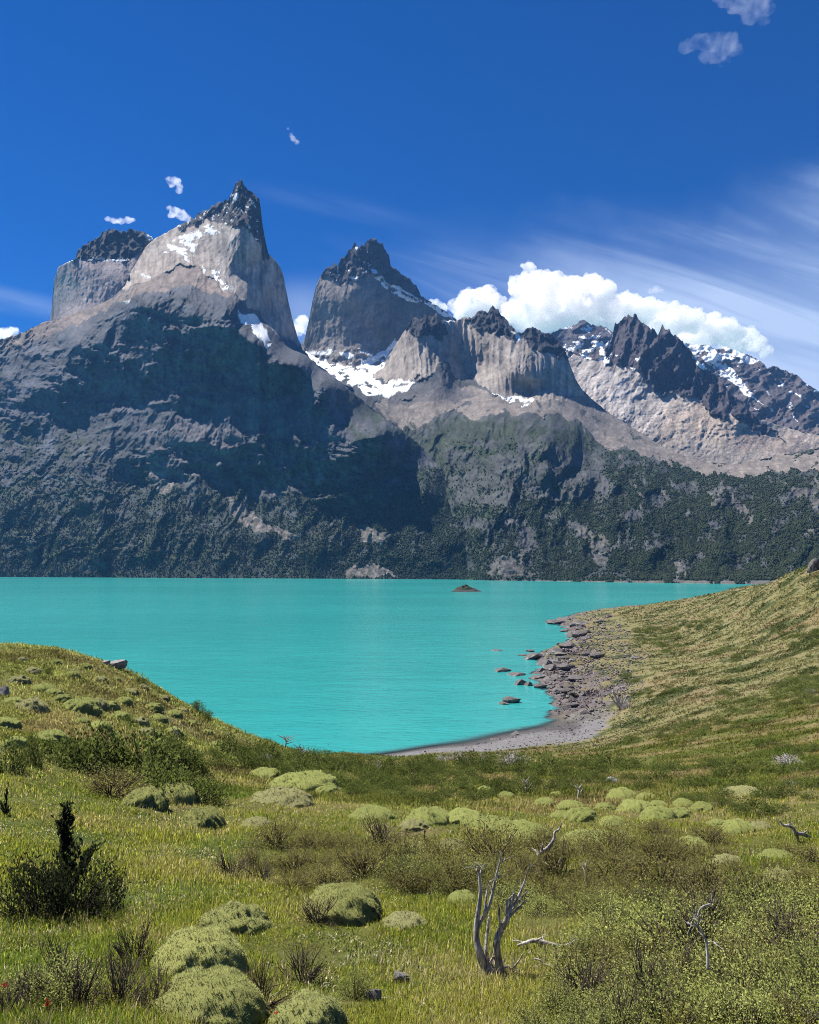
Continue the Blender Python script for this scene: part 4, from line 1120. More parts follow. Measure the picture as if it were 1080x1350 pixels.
def put_spire(px, py, hpx, label, wide=1.0, base=None, group=None):
    p = place(px, py); k = mpx(p[1])
    o = inst('young_tree', SPIRE[rng.integers(2)], p, (hpx*k*wide, hpx*k*wide, hpx*k), rng.uniform(0, 6))
    tag(o, label, 'young tree', group); return o
put_spire(84, 1190, 122, 'dark pointed young tree rising from a dark bush at the left edge', .95)
for px, py, w, h, lab in [(30, 1215, 90, 78, 'dark bush cut by the left edge beside the pointed young tree'), (88, 1212, 110, 80, 'dark spiky bush around the foot of the pointed young tree'), (128, 1200, 50, 50, 'small dark bush right of the pointed young tree')]:
    put(INKY, 'dark_shrub', px, py, w, h, label=lab, group='dark bushes at the young tree')
put(DARKS, 'dark_shrub', 37, 1010, 30, 46, label='dark upright bush near the left edge, above the bright grass')
put(DARKS, 'dark_shrub', 4, 1020, 46, 52, label='dark bush cut by the left edge, above the bright grass')
put_spire(560, 1122, 26, 'thin dark sprout beside a small cushion in the middle of the meadow', .6)
put_spire(8, 1075, 34, 'thin dark sprout at the left edge in bright grass', .7)

# --- thickets
def scatter_poly(poly, n, wr, kinds, name, label, group, cat='shrub', hk=.55, mind=.55):
    P = np.asarray(poly, float); x0, y0 = P.min(0); x1, y1 = P.max(0)
    got = []; tries = 0
    while len(got) < n and tries < n*60:
        tries += 1
        x, y = rng.uniform(x0, x1), rng.uniform(y0, y1)
        if not inpoly(np.array([x]), np.array([y]), poly)[0]: continue
        w = rng.uniform(*wr)
        if any(abs(x-a) < mind*.5*(w+c) and abs(y-b) < mind*.25*(w+c) for a, b, c in got): continue
        got.append((x, y, w))
    for x, y, w in got:
        put(kinds, name, x, y, w, w*hk*rng.uniform(.8, 1.2), label=label, cat=cat, group=group)
scatter_poly([(290, 1158), (330, 1130), (380, 1112), (470, 1108), (530, 1128), (562, 1150), (556, 1176), (430, 1180), (310, 1170)], 36, (52, 96), HEATH+HEATH+BROWN_S, 'heath_shrub', 'brownish twiggy heath shrub in the low dark patch left of the dead tree', 'heath patch left of the dead tree', hk=.52)
scatter_poly([(580, 1140), (680, 1130), (760, 1126), (850, 1128), (930, 1158), (965, 1198), (860, 1222), (740, 1214), (690, 1190), (580, 1180)], 52, (62, 104), HEATH, 'heath_shrub', 'brown-green heath shrub in the wide brush patch behind and right of the dead tree', 'heath brush behind the dead tree', hk=.58)
scatter_poly([(500, 1176), (560, 1150), (690, 1186), (820, 1216), (800, 1232), (700, 1206), (590, 1192)], 9, (50, 80), LEAFY, 'leafy_shrub', 'green leafy shrub along the front edge of the brown brush behind the dead tree', 'leafy shrubs edging the brush', hk=.5)
scatter_poly([(735, 1330), (790, 1262), (860, 1232), (960, 1222), (1085, 1200), (1100, 1390), (720, 1390)], 46, (80, 150), LEAFY, 'leafy_shrub', 'fresh green leafy shrub in the thicket filling the lower right corner', 'leafy thicket at the lower right', hk=.5, mind=.5)
scatter_poly([(760, 1320), (820, 1262), (960, 1222), (1085, 1200), (1100, 1360), (760, 1380)], 16, (70, 120), HEATH+BROWN_S, 'heath_shrub', 'brownish heath shrub between the green ones in the lower right thicket', 'heath in the lower right thicket', hk=.55)
for px, py, w, h, lab in [(110, 1020, 110, 62, 'big dark shrub on the left side of the thicket under the left knoll'), (170, 1030, 120, 72, 'biggest dark shrub in the middle of the thicket under the left knoll'), (205, 1052, 90, 50, 'dark shrub at the lower right of the thicket under the left knoll'), (135, 1052, 100, 50, 'olive-brown shrub at the foot of the thicket under the left knoll'), (70, 1006, 70, 34, 'grey-green shrub at the left end of the thicket under the left knoll'), (250, 1058, 80, 36, 'loose dark shrub right of the thicket under the left knoll'), (212, 1012, 80, 44, 'dark shrub at the upper right of the thicket under the left knoll')]:
    put(DARKS if 'olive' not in lab else HEATH, 'dark_shrub', px, py, w, h, label=lab, group='thicket under the left knoll')
scatter_poly([(225, 1000), (330, 992), (430, 1002), (470, 1012), (540, 1040), (520, 1062), (440, 1048), (330, 1020), (250, 1020)], 44, (30, 54), DARKS, 'dark_shrub', 'dark green shrub in the dense band running down from the left ridge', 'dark band below the left ridge', hk=.52, mind=.45)
scatter_poly([(440, 1010), (560, 1012), (720, 1008), (800, 1010), (790, 1040), (700, 1056), (560, 1062), (500, 1040)], 56, (24, 46), DARKS, 'dark_shrub', 'dark green shrub in the broad scrub between the meadow and the beach', 'scrub above the beach', hk=.5, mind=.45)
scatter_poly([(800, 1010), (1080, 1010), (1090, 1060), (1000, 1080), (860, 1050), (780, 1050)], 34, (24, 50), DARKS, 'dark_shrub', 'low dark shrub on the right slope between pale cushions', 'dark shrubs on the right slope', hk=.4)
scatter_poly([(860, 1100), (1000, 1120), (1085, 1120), (1085, 1190), (960, 1190), (880, 1140)], 16, (40, 70), HEATH, 'heath_shrub', 'heath shrub among pale cushions near the right edge', 'heath shrubs near the right edge', hk=.5)
scatter_poly([(0, 1330), (90, 1300), (190, 1270), (200, 1345), (60, 1390), (0, 1390)], 9, (70, 110), BROWN_S, 'twiggy_shrub', 'twiggy brown shrub with few leaves at the lower left corner', 'twiggy shrubs at the lower left', hk=.6)
for px, py, w, h, lab in [(340, 1330, 70, 60, 'thin brown twiggy shrub right of the biggest cushion'), (395, 1300, 70, 50, 'twiggy brown shrub above the bottom-edge cushion'), (470, 1320, 50, 46, 'small twiggy shrub left of the two grey stones'), (420, 1222, 70, 40, 'twiggy dark shrub against the lone cushion left of the dead tree'), (60, 1330, 110, 60, 'grey-green shrub in the lower left corner')]:
    put(BROWN_S if 'grey' not in lab else LEAFY, 'twiggy_shrub', px, py, w, h, label=lab, group=None)
scatter_poly([(1110, 1200), (1200, 1190), (1330, 1210), (1330, 1360), (1120, 1360)], 12, (90, 150), LEAFY, 'leafy_shrub', 'fresh green leafy shrub in the thicket filling the lower right corner', 'leafy thicket at the lower right', hk=.5, mind=.5)
# hillside patches on the right
for poly, n, w in [([(838, 832), (890, 828), (908, 842), (880, 864), (846, 852)], 18, (10, 22)), ([(905, 820), (960, 812), (962, 826), (915, 832)], 8, (10, 20)), ([(1020, 905), (1090, 890), (1090, 925), (1030, 935)], 14, (20, 36)), ([(955, 915), (1020, 922), (1010, 945), (958, 940)], 10, (16, 30)), ([(945, 860), (1005, 850), (1000, 868), (950, 876)], 8, (12, 24)), ([(860, 965), (925, 955), (1020, 948), (1010, 960), (930, 970), (868, 976)], 14, (14, 28)), ([(1030, 835), (1085, 815), (1085, 850), (1040, 855)], 9, (14, 26)), ([(820, 890), (900, 905), (880, 925), (825, 915)], 9, (12, 22)), ([(1000, 985), (1085, 985), (1085, 1005), (1000, 1005)], 8, (24, 40))]:
    scatter_poly(poly, n, w, DARKS, 'dark_shrub', 'low dark shrub in a patch on the grassy hillside at the right', 'shrub patches on the right hillside', hk=.32)
put(DARKS, 'dark_shrub', 835, 980, 28, 13, label='single round dark shrub on the grass just above the right end of the beach')
for px, py, w, h in [(184, 906, 18, 14), (258, 938, 22, 16), (270, 950, 20, 14), (60, 890, 16, 10), (230, 912, 14, 8), (165, 952, 20, 12)]:
    put(DARKS, 'dark_shrub', px, py, w, h, label='small dark shrub on the left knoll near the skyline over the lake', group='small dark shrubs on the left knoll')

# ------------------------------------------------------------------ dead wood, traced at its own distance
def limb_thing(name, label, cat, stems, D, mat, origin, zoom, base_part='trunk', jit=.10, group=None, thick=.84):
    """stems: list of (part name, [(zx, zy)...], [radius in zoom px...]); first point of the first stem is the foot"""
    r_ = np.random.default_rng(len(label)*7+int(D*10))
    def w(zx, zy, dd): return np.array(unproj(origin[0]+zx/zoom, origin[1]+zy/zoom, D+dd), float)
    foot = w(*stems[0][1][0], 0)
    root = bpy.data.objects.new(name, None); C.objects.link(root); root.location = tuple(foot); root.empty_display_size = .2
    k = mpx(D)/zoom*thick
    offs = {}
    for si, (pn, pts, rad) in enumerate(stems):
        P = []
        d0 = offs.get(tuple(pts[0]), r_.normal(0, jit*.4)); g = r_.normal(0, jit)
        for i, q in enumerate(pts):
            dd = d0+g*i/max(len(pts)-1, 1)+r_.normal(0, jit*.12)
            offs.setdefault(tuple(q), dd); P.append(w(*q, offs[tuple(q)])-foot)
        L = sum(np.linalg.norm(P[i+1]-P[i]) for i in range(len(P)-1))
        V, Q, T = tube(P, np.array(rad, float)*k, max(8, int(len(P)*5)), 9, .10, si+11)
        sp_ = Soup().add(V, Q, T)
        if pn != 'root' and zoom > 1:                            # fine twigs towards the tip
            L_ = max(L, .05)
            for j in range(4 if pn == 'branch' else 3):
                t_ = r_.uniform(.45, 1.0); cc_ = catmull(P, 30)[int(t_*29)]
                d_ = unit(P[-1]-P[-2]+r_.normal(0, .6, 3)*np.linalg.norm(P[-1]-P[-2]))
                e_ = cc_+d_*r_.uniform(.03, .11)
                V2, Q2, T2 = tube([cc_, (cc_+e_)/2+r_.normal(0, .006, 3), e_], np.array((.0045, .003, .0012)), 6, 5, .08, si+50+j)
                sp_.add(V2, Q2, T2)
        sp_.build(pn, mat, root, smooth=True)
    tag(root, label, cat, group)
    return root
ZT = 1080/220
pt = place(650, 1284); DT = float(pt[1])
limb_thing('dead_tree', 'standing dead tree of bare grey twisted stems, in the grass at the lower middle', 'dead tree', [
    ('trunk', [(322, 1105), (290, 1040), (258, 960), (237, 870), (240, 760), (254, 660), (262, 570), (256, 480), (248, 430)], [44, 38, 31, 25, 21, 16, 12, 9, 7]),
    ('branch', [(248, 430), (235, 410), (220, 398)], [7, 5, 2.5]), ('branch', [(256, 480), (266, 430), (272, 404)], [6, 5, 2.5]),
    ('branch', [(246, 800), (270, 745), (300, 700), (333, 610), (352, 520), (370, 440), (388, 375), (395, 310)], [15, 15, 14, 12, 10, 8, 6, 2.5]),
    ('branch', [(388, 375), (405, 372), (425, 360)], [5, 4, 2]), ('branch', [(352, 520), (366, 480), (386, 462)], [7, 5, 2.5]),
    ('branch', [(286, 720), (296, 640), (308, 560), (322, 510), (332, 496)], [9, 8, 7, 5, 3]),
    ('branch', [(336, 1060), (312, 1000), (298, 940), (302, 870), (312, 800), (317, 738)], [16, 15, 13, 12, 11, 7]),
    ('branch', [(350, 1070), (330, 1030), (345, 990)], [14, 13, 9]),
    ('trunk', [(392, 1108), (380, 1030), (371, 950), (370, 890), (395, 815), (436, 742), (455, 670), (470, 620), (488, 578)], [40, 35, 31, 28, 24, 20, 16, 11, 6]),
    ('branch', [(395, 815), (386, 745), (384, 690), (388, 652)], [11, 9, 7, 3]),
    ('branch', [(436, 742), (430, 690), (436, 640), (458, 605), (482, 582)], [13, 11, 9, 7, 4]),
    ('branch', [(455, 670), (490, 640), (510, 595), (530, 545), (552, 490), (566, 440), (582, 388)], [13, 10, 8, 7, 5, 4, 2]),
    ('branch', [(462, 690), (500, 640), (525, 605), (566, 562)], [11, 8, 6, 2.5]),
    ('branch', [(440, 740), (490, 690), (530, 650), (562, 616)], [10, 8, 6, 2.5]),
    ('branch', [(392, 1080), (430, 1050), (462, 1066), (500, 1030), (530, 985)], [10, 9, 9, 7, 3]),
    ('branch', [(330, 1100), (300, 1112), (286, 1090)], [14, 9, 4]), ('branch', [(410, 1100), (450, 1105), (470, 1085)], [12, 9, 4]),
    ], DT, M_DEAD, (580, 1060), ZT)
limb_thing('dead_snag', 'gnarled grey snag curling up out of the brown brush above the dead tree', 'dead branch', [
    ('trunk', [(636, 620), (642, 480), (650, 400), (640, 340), (655, 312), (700, 285), (724, 250), (740, 222), (744, 182), (772, 162), (790, 114)], [22, 20, 19, 19, 17, 15, 12, 10, 9, 7, 3]),
    ('branch', [(640, 340), (622, 305), (596, 286)], [12, 9, 3]), ('branch', [(655, 312), (662, 285), (667, 262)], [11, 8, 5]),
    ('branch', [(650, 372), (690, 392), (738, 416), (764, 390), (784, 345)], [13, 11, 9, 6, 2.5])], float(place(712, 1152)[1]), M_DEAD, (580, 1060), ZT, jit=.15)
limb_thing('fallen_log', 'thin bleached log lying in dry grass right of the dead tree', 'log', [
    ('trunk', [(505, 915), (560, 898), (612, 885), (700, 903), (780, 920), (845, 908), (882, 882), (958, 880)], [9, 13, 15, 16, 15, 13, 9, 4]),
    ('branch', [(612, 885), (650, 870), (668, 858)], [8, 6, 3]), ('branch', [(560, 898), (520, 890), (470, 882)], [8, 5, 2])], float(place(735, 1248)[1]), M_PALE, (580, 1060), ZT, jit=.05)
limb_thing('fallen_branch', 'short forked stick lying in the grass below the bleached log', 'stick', [
    ('trunk', [(608, 1000), (648, 1012), (682, 1040), (740, 1050)], [5, 7, 8, 4]), ('branch', [(682, 1040), (690, 1062), (702, 1076)], [6, 5, 3]), ('branch', [(682, 1040), (650, 1046), (625, 1052)], [6, 4, 2])], float(place(716, 1276)[1]), M_PALE, (580, 1060), ZT, jit=.04)
limb_thing('dead_snag', 'thin pale broken snag sticking out of the leafy thicket at the lower right', 'dead branch', [
    ('trunk', [(362, 1120), (360, 1040), (352, 950), (330, 890), (300, 842), (262, 812), (240, 766)], [15, 14, 12, 10, 9, 6, 3]),
    ('branch', [(300, 842), (296, 800), (294, 772)], [7, 5, 2]), ('branch', [(300, 842), (296, 775), (316, 722), (352, 702), (396, 688)], [7, 8, 8, 6, 3]), ('branch', [(352, 950), (376, 940), (402, 946)], [8, 7, 3]), ('branch', [(300, 842), (262, 835), (240, 828)], [6, 4, 2])], float(place(934, 1290)[1])-1.0, M_PALE, (860, 1050), ZT, jit=.06, thick=.62)
limb_thing('dead_snag', 'dark and white dead branch lying across a cushion at the right edge', 'dead branch', [
    ('trunk', [(1022, 266), (970, 244), (930, 238), (912, 204), (880, 190), (846, 184), (826, 156)], [9, 14, 15, 12, 10, 8, 3]),
    ('branch', [(930, 238), (942, 270), (948, 300)], [12, 10, 6]), ('branch', [(970, 244), (1000, 228), (1016, 236)], [8, 6, 3]), ('branch', [(880, 190), (888, 176), (908, 180)], [7, 5, 2])], float(place(1050, 1106)[1])-.2, M_DEAD, (860, 1050), ZT, jit=.1)
def small_snag(px, py, hpx, label, seed, group=None, spread=.5, mat=None, n=6):
    r_ = np.random.default_rng(seed)
    p = place(px, py); D = float(p[1]); st = [('trunk', [(0, hpx*.08), (r_.normal(0, .05)*hpx, -hpx*.45), (r_.normal(0, .1)*hpx, -hpx*.8)], [hpx*.06, hpx*.045, hpx*.02])]
    for i in range(n):
        t = r_.uniform(.25, .8); q = st[0][1]; a = r_.uniform(-1, 1)*spread
        b_ = (q[1][0]*t*2 if t < .5 else q[1][0], -hpx*t*.9)
        st.append(('branch', [b_, (b_[0]+a*hpx*.35, b_[1]-hpx*.15), (b_[0]+a*hpx*.6, b_[1]-hpx*r_.uniform(.2, .45))], [hpx*.03, hpx*.022, hpx*.01]))
    return limb_thing('dead_snag', label, 'dead tree', st, D, mat or M_PALE, (px, py), 1.0, jit=hpx*mpx(D)*.25, group=group)
small_snag(497, 1022, 24, 'small white standing snag in the dark band below the left end of the beach', 1)
small_snag(232, 984, 30, 'pale bare snag on the left knoll above the dark band', 2)
small_snag(375, 986, 20, 'pale twiggy dead tree on the tip of the left ridge against the lake', 3, spread=1.3, n=10)
small_snag(398, 1004, 22, 'grey bare dead tree just under the left ridge end', 4, spread=1.0, n=9)
small_snag(694, 1048, 26, 'thin pale leaning snag in the scrub right of the middle', 5)
small_snag(762, 1056, 26, 'thin pale snag between small cushions above the brown brush', 6)
small_snag(772, 1160, 26, 'short pale snag in the brown brush right of the gnarled one', 7)
# --- bleached windthrown stump at the end of the beach
ps = place(816, 934)
limb_thing('fallen_tree', 'big bleached root plate of a fallen tree at the end of the beach', 'fallen tree', [
    ('trunk', [(16, 4), (8, -8), (0, -22)], [2.6, 2.3, 1.2])]+[('root', [(10, 0), (10+a*7, -9), (10+a*13-2, -4-b*18)], [2.0, 1.3, .5]) for a, b in [(-1.1, .9), (-.6, 1.15), (-.2, 1.25), (.3, .95), (.8, .7), (1.1, .3), (-1.0, .3), (.1, .6)]], float(ps[1]), M_PALE, (808, 934), 1.0, jit=.6)
# --- grey dead bushes
def dead_bush(seed):
    r_ = np.random.default_rng(seed); st = Soup()
    for i in range(46):
        d = hemi(1, r_, .1)[0]; e = d*np.array((.5, .5, .5))*r_.uniform(.6, 1.1)
        V, Q, T = tube([(0, 0, -.03), e*.5+r_.normal(0, .05, 3), e], (.018, .011, .005), 6, 4, .05, seed+i); st.add(V, Q, T)
        for j in range(2):
            b_ = e*r_.uniform(.5, .9); f = b_+unit(d+r_.normal(0, .7, 3))*.2
            V, Q, T = tube([b_, f], (.009, .004), 4, 3, .05, seed+i+j); st.add(V, Q, T)
    return st.build('dead_bush', M_PALE, smooth=True, link=False)
DB = [dead_bush(900+i) for i in range(2)]
for px, py, w, h, lab in [(672, 1010, 40, 20, 'biggest grey dead bush in the scrub just above the beach'), (640, 1006, 22, 12, 'grey dead bush left of the biggest one above the beach'), (604, 1003, 30, 12, 'pale dead bush near the left part of the beach'), (585, 1004, 20, 10, 'small pale dead bush leftmost along the beach edge'), (690, 1004, 22, 10, 'small grey dead bush right of the biggest one above the beach'), (826, 934, 18, 12, 'grey dead bush beside the bleached root plate'), (1040, 1008, 40, 14, 'grey dead bush at the right edge of the hillside foot'), (1070, 915, 18, 8, 'pale dead bush in a dark patch at the right edge'), (350, 1004, 20, 12, 'small dead bush on the left ridge above the dark band'), (1050, 1040, 26, 10, 'pale dead bush on the right slope near the edge')]:
    p = place(px, py); k = mpx(p[1]); p[2] -= .02
    tag(inst('dead_bush', DB[rng.integers(2)], p, (w*k, w*k, h*k/.5), rng.uniform(0, 6)), lab, 'dead bush')

# ------------------------------------------------------------------ stones
def rock_mesh(seed, mat, sub=3, flat=1.0, name='rock'):
    bm = bmesh.new(); bmesh.ops.create_icosphere(bm, subdivisions=sub, radius=.5)
    r_ = np.random.default_rng(seed)
    planes = [(unit(r_.normal(0, 1, 3)), r_.uniform(.26, .44)) for _ in range(12)]
    for v in bm.verts:
        c = np.array(v.co)
        for n_, d in planes:
            t = c@n_-d
            if t > 0: c = c-n_*t*.92
        c = c*(1+.07*float(gnoise(np.array(c[0]*6+seed), np.array(c[1]*6+c[2]*5), seed))+.03*float(gnoise(np.array(c[0]*16), np.array(c[1]*16+c[2]*13), seed+1)))
        v.co = (c[0], c[1], c[2]*flat)
    me = bpy.data.meshes.new(name); bm.to_mesh(me); bm.free(); me.materials.append(mat)
    return me
ROCKS = [rock_mesh(40+i, M_STONE) for i in range(3)]
def rock(px, py, wpx, hpx, label, me=None, depth=.8, name='rock', cat='rock', group=None, z=None, rz=None, sink=.3):
    p = place(px, py) if z is None else np.array(unproj(px, py, EYE*F0/(py-HORIZON)), float)
    k = mpx(p[1]); h = hpx*k
    p[1] += wpx*k*depth*.3
    if z is not None: p[2] = z
    o = inst(name, me or ROCKS[rng.integers(3)], (p[0], p[1], p[2]+h*(.5-sink)), (wpx*k, wpx*k*depth, h*1.45), rng.uniform(0, 6.28) if rz is None else rz)
    tag(o, label, cat, group); return o
rock(528, 1298, 27, 15, 'grey stone in the grass left of the dead tree foot, right one of two')
rock(491, 1320, 24, 18, 'brown-grey stone in the grass near the bottom edge, left one of two')
rock(0, 918, 22, 16, 'grey boulder cut by the left edge on the left knoll')
rock(153, 880, 32, 9, 'flat grey slab on the skyline of the left knoll against the lake', rz=.1, sink=.15)
rock(138, 876, 16, 6, 'small flat stone left of the slab on the left knoll skyline', rz=.1)
rock(808, 1033, 20, 8, 'white stone in the scrub on the right slope', rock_mesh(61, M_WHITE))
rock(722, 1041, 10, 4, 'small white stone left in the scrub above the middle', rock_mesh(62, M_WHITE))
rock(1077, 752, 16, 18, 'brown outcrop on the hill skyline at the right edge', rock_mesh(63, M_SHORE), depth=1.2)
rock(1068, 754, 8, 6, 'small brown stone left of the outcrop on the hill skyline', rock_mesh(64, M_SHORE))
SR = [rock_mesh(70+i, M_SHORE, 4, name='shore_rock') for i in range(5)]
for px, py, w, h, dp, lab in [(676, 924, 30, 8, .8, 'dark rock in the shallows, nearest of the loose rocks off the east shore'), (664, 926, 16, 4, .8, 'small flat rock left of the nearest dark rock in the shallows'), (688, 901, 22, 8, .8, 'blocky dark rock in the shallows in front of the long reef'), (698, 902, 14, 6, .8, 'small blocky rock touching the blocky dark rock in the shallows'), (664, 884, 26, 5, 1.2, 'outer end of the long low reef in the turquoise water'), (684, 889, 30, 4, 1.0, 'middle of the long low reef in the turquoise water'), (712, 893, 26, 5, 1.0, 'inner end of the long low reef near the shore'),
        (714, 905, 22, 6, 1.0, 'dark rock at the water edge behind the beach'), (708, 868, 30, 10, 1.6, 'rock at the tip of the middle headland'), (722, 876, 26, 8, 1.4, 'rock on the near flank of the middle headland'), (736, 822, 30, 5, 2.2, 'low rock tip of the farthest headland'), (752, 820, 30, 8, 2.0, 'rock on the farthest headland behind its tip'), (750, 832, 20, 4, 1.6, 'small reef rock between the two headlands'), (757, 837, 22, 5, 1.6, 'dark reef rock beside the far headland'), (700, 858, 14, 3, 1.0, 'thin reef just off the middle headland'), (683, 966, 20, 6, .8, 'dark rock on the near beach by the water'), (655, 972, 18, 3, .8, 'flat stone half under water at the left of the near beach'), (656, 857, 14, 2, 1.2, 'barely awash rock out in the lake'), (690, 863, 16, 2, 1.2, 'barely awash rock left of the middle headland')]:
    rock(px, py, w, h, lab, SR[rng.integers(5)], dp, 'shore_rock', 'rock', 'shore rocks', z=0, rz=rng.uniform(-.5, .5))
# rock outcrops on the headlands
for px, py, w, h, dp in [(735, 862, 50, 12, 1.4), (752, 852, 40, 10, 1.4), (770, 838, 46, 9, 1.4), (748, 880, 40, 9, 1.0), (762, 895, 44, 8, 1.0), (738, 893, 30, 7, 1.0), (745, 912, 40, 6, .9), (768, 915, 36, 6, .9), (730, 882, 36, 9, 1.0), (764, 823, 40, 7, 1.5), (755, 930, 30, 5, .8), (728, 898, 24, 6, .8), (715, 884, 20, 6, .8), (790, 866, 34, 8, 1.2), (838, 868, 24, 6, 1.0), (795, 930, 14, 4, .8), (780, 938, 12, 4, .8), (790, 948, 12, 4, .8)]:
    if place(px, py) is None: continue
    o = rock(px, py, w*.72, h*.8, 'brownish grey outcrop along the rocky east shore between beach and headlands', SR[rng.integers(5)], dp, 'shore_rock', 'rock', 'outcrops of the east shore', rz=rng.uniform(-.6, .6), sink=.45)
for i in range(46):
    t_ = rng.random(); px_ = np.interp(t_, [0, .3, .6, 1], [752, 735, 735, 775])+rng.normal(6, 14); py_ = np.interp(t_, [0, .3, .6, 1], [935, 900, 868, 818])+rng.normal(0, 5)
    if place(px_, py_) is None or px_ < 715: continue
    w_ = rng.uniform(7, 17)
    rock(px_, py_, w_, w_*rng.uniform(.25, .45), 'brownish grey outcrop along the rocky east shore between beach and headlands', SR[rng.integers(5)], 1.0, 'shore_rock', 'rock', 'outcrops of the east shore', sink=.4)
# islet
def islet():
    D = EYE*F0/(779.5-HORIZON); k = mpx(D)
    p = np.array(unproj(617, 779.5, D), float); p[2] = 0
    n, m = 60, 24
    a = np.linspace(0, 2*np.pi, n, endpoint=False); t = np.linspace(0, 1, m)
    A, T = np.meshgrid(a, t)
    X = np.cos(A)*T*22*k*(1+.2*gnoise(np.cos(A)*2, np.sin(A)*2, 5)); Y = np.sin(A)*T*22*k*.9
    h = 7.5*k*np.clip(1-T**1.4-.15*np.cos(A), -.2, 2)*(1+.5*fbm(X/9, Y/9, 4, 77))
    V = np.stack([X, Y, h-.6], -1).reshape(-1, 3)
    i = np.arange(n*m).reshape(m, n); j = np.roll(i, -1, 1)
    Q = np.stack([i[:-1], i[1:], j[1:], j[:-1]], -1).reshape(-1, 4)
    g = np.clip((h-2)/2, 0, 1)[..., None]*np.array((1, 1, 1))
    col = np.array((.07, .06, .057))*(1-g)+np.array((.045, .05, .025))*g
    o = mesh_np('islet', V, Q, smooth=True, cols=col.reshape(-1, 3), mat=M_GROUND); o.location = tuple(p)
    tag(o, 'small dark rocky islet out in the turquoise lake below the far shore', 'islet')
islet()

# ------------------------------------------------------------------ grass, ground cover, shore gravel
def visible_cells():
    nu, nd = 700, 620
    u = np.linspace(-.77, .79, nu); d = np.exp(np.linspace(math.log(4.6), math.log(620), nd))
    U, Dd = np.meshgrid(u, d); X = U*Dd; Y = Dd; Z = ground_z(X, Y)
    px, py = proj(X, Y, Z)
    ax = px[:-1, 1:]-px[:-1, :-1]; ay = py[:-1, :-1]-py[1:, :-1]
    area = np.clip(ax*np.maximum(ay, .06), 0, None)
    cx = .5*(px[:-1, :-1]+px[1:, 1:]); cy = .5*(py[:-1, :-1]+py[1:, 1:])
    area = area*np.where((cx > -60) & (cx < 1140), 1.0, .55)*(cy < 1420)
    return X, Y, Z, px, py, area
GCELL = visible_cells()
def sample_ground(n, wfun):
    X, Y, Z, px, py, area = GCELL
    w = area*wfun(X[:-1, :-1], Y[:-1, :-1], Z[:-1, :-1], px[:-1, :-1], py[:-1, :-1])
    w = w.ravel()/w.sum(); k = rng.choice(w.size, n, p=w)
    i, j = np.unravel_index(k, area.shape)
    a, b = rng.random(n), rng.random(n)
    f = lambda G: (G[i, j]*(1-a)*(1-b)+G[i+1, j]*a*(1-b)+G[i, j+1]*(1-a)*b+G[i+1, j+1]*a*b)
    return f(X), f(Y), f(Z)

def blades(n, wfun, per, hfun, wid, colfun, name, label, sprd=.5, lean=.35):
    x, y, z = sample_ground(n, wfun)
    N = n*per
    X = np.repeat(x, per); Y = np.repeat(y, per); Z = np.repeat(z, per)
    h = np.repeat(hfun(x, y), per)*rng.uniform(.5, 1.25, N)
    R = h*sprd
    ox, oy = rng.normal(0, 1, N)*R*.5, rng.normal(0, 1, N)*R*.5
    B = np.stack([X+ox, Y+oy, Z-.02], -1)
    a = rng.uniform(0, 2*np.pi, N)
    dirv = np.stack([np.cos(a), np.sin(a), 0*a], -1)
    ln = np.abs(rng.normal(0, lean, N))[:, None]
    sd = np.stack([-np.sin(a+rng.normal(0, .6, N)), np.cos(a), 0*a], -1)
    w = (wid(Y)*rng.uniform(.6, 1.3, N))[:, None]
    H = h[:, None]; upv = np.array((0, 0, 1.0))
    mid = B+upv*H*.55+dirv*ln*H*.25; tip = B+upv*H*(1-.25*ln)+dirv*ln*H*.9
    V = np.stack([B-sd*w*.5, B+sd*w*.5, mid+sd*w*.42, mid-sd*w*.42, tip], 1).reshape(-1, 3)
    I = np.arange(N)[:, None]*5
    Q = I+np.array([[0, 1, 2, 3]]); T = I+np.array([[3, 2, 4]])
    col = colfun(X, Y, Z, N)
    o = mesh_np(name, V, [Q, T], cols=np.repeat(col, 5, 0), mat=M_GRASS)
    tag(o, label, 'grass', kind='stuff')
    return o

def brush_thin(px, py):
    """less grass inside the thickets"""
    k = np.ones(px.shape)
    for poly in ([(735, 1330), (790, 1262), (860, 1232), (960, 1222), (1085, 1200), (1150, 1420), (720, 1420)], [(290, 1150), (380, 1108), (470, 1104), (562, 1146), (556, 1170), (430, 1172)], [(580, 1136), (680, 1126), (850, 1124), (930, 1154), (965, 1194), (860, 1215), (690, 1186)]):
        k = np.where(inpoly(px, py, poly), .5, k)
    return k
def grass_w(x, y, z, px, py):
    return (y < 40)*brush_thin(px, py)*np.clip(.7+.6*fbm(x/2.2, y/2.2, 3, 951), .35, 1.3)*(z > 2)
def grass_col(x, y, z, N):
    px, py = proj(x, y, z)
    g = rng.random(N)
    n1 = fbm(x/3.0, y/3.0, 4, 953, .6); n2 = fbm(x/1.1, y/1.1, 3, 955)
    green = np.array((.37, .375, .055)); lush = np.array((.17, .25, .030)); straw = np.array((.52, .45, .19)); rust = np.array((.28, .20, .10))
    # dry share grows up the slope and to the right of the meadow, fresh share at the lower left
    dry = np.clip(.03+.40*n1+.22*n2+.25*sstep(-py, -1130, -1040)+.10*sstep(px, 380, 650)*sstep(py, 1190, 1230), .04, .85)
    wet = np.clip(.30-.4*n1+.3*sstep(py, 1150, 1230)*sstep(-px, -330, -100), 0, .8)
    c = np.where((g < dry)[:, None], straw, np.where((g < dry+.12*dry)[:, None], rust, green))
    q = rng.random(N)
    c = np.where(((q < wet) & (g >= dry))[:, None], lush, c)
    return c*rng.uniform(.65, 1.3, (N, 1))
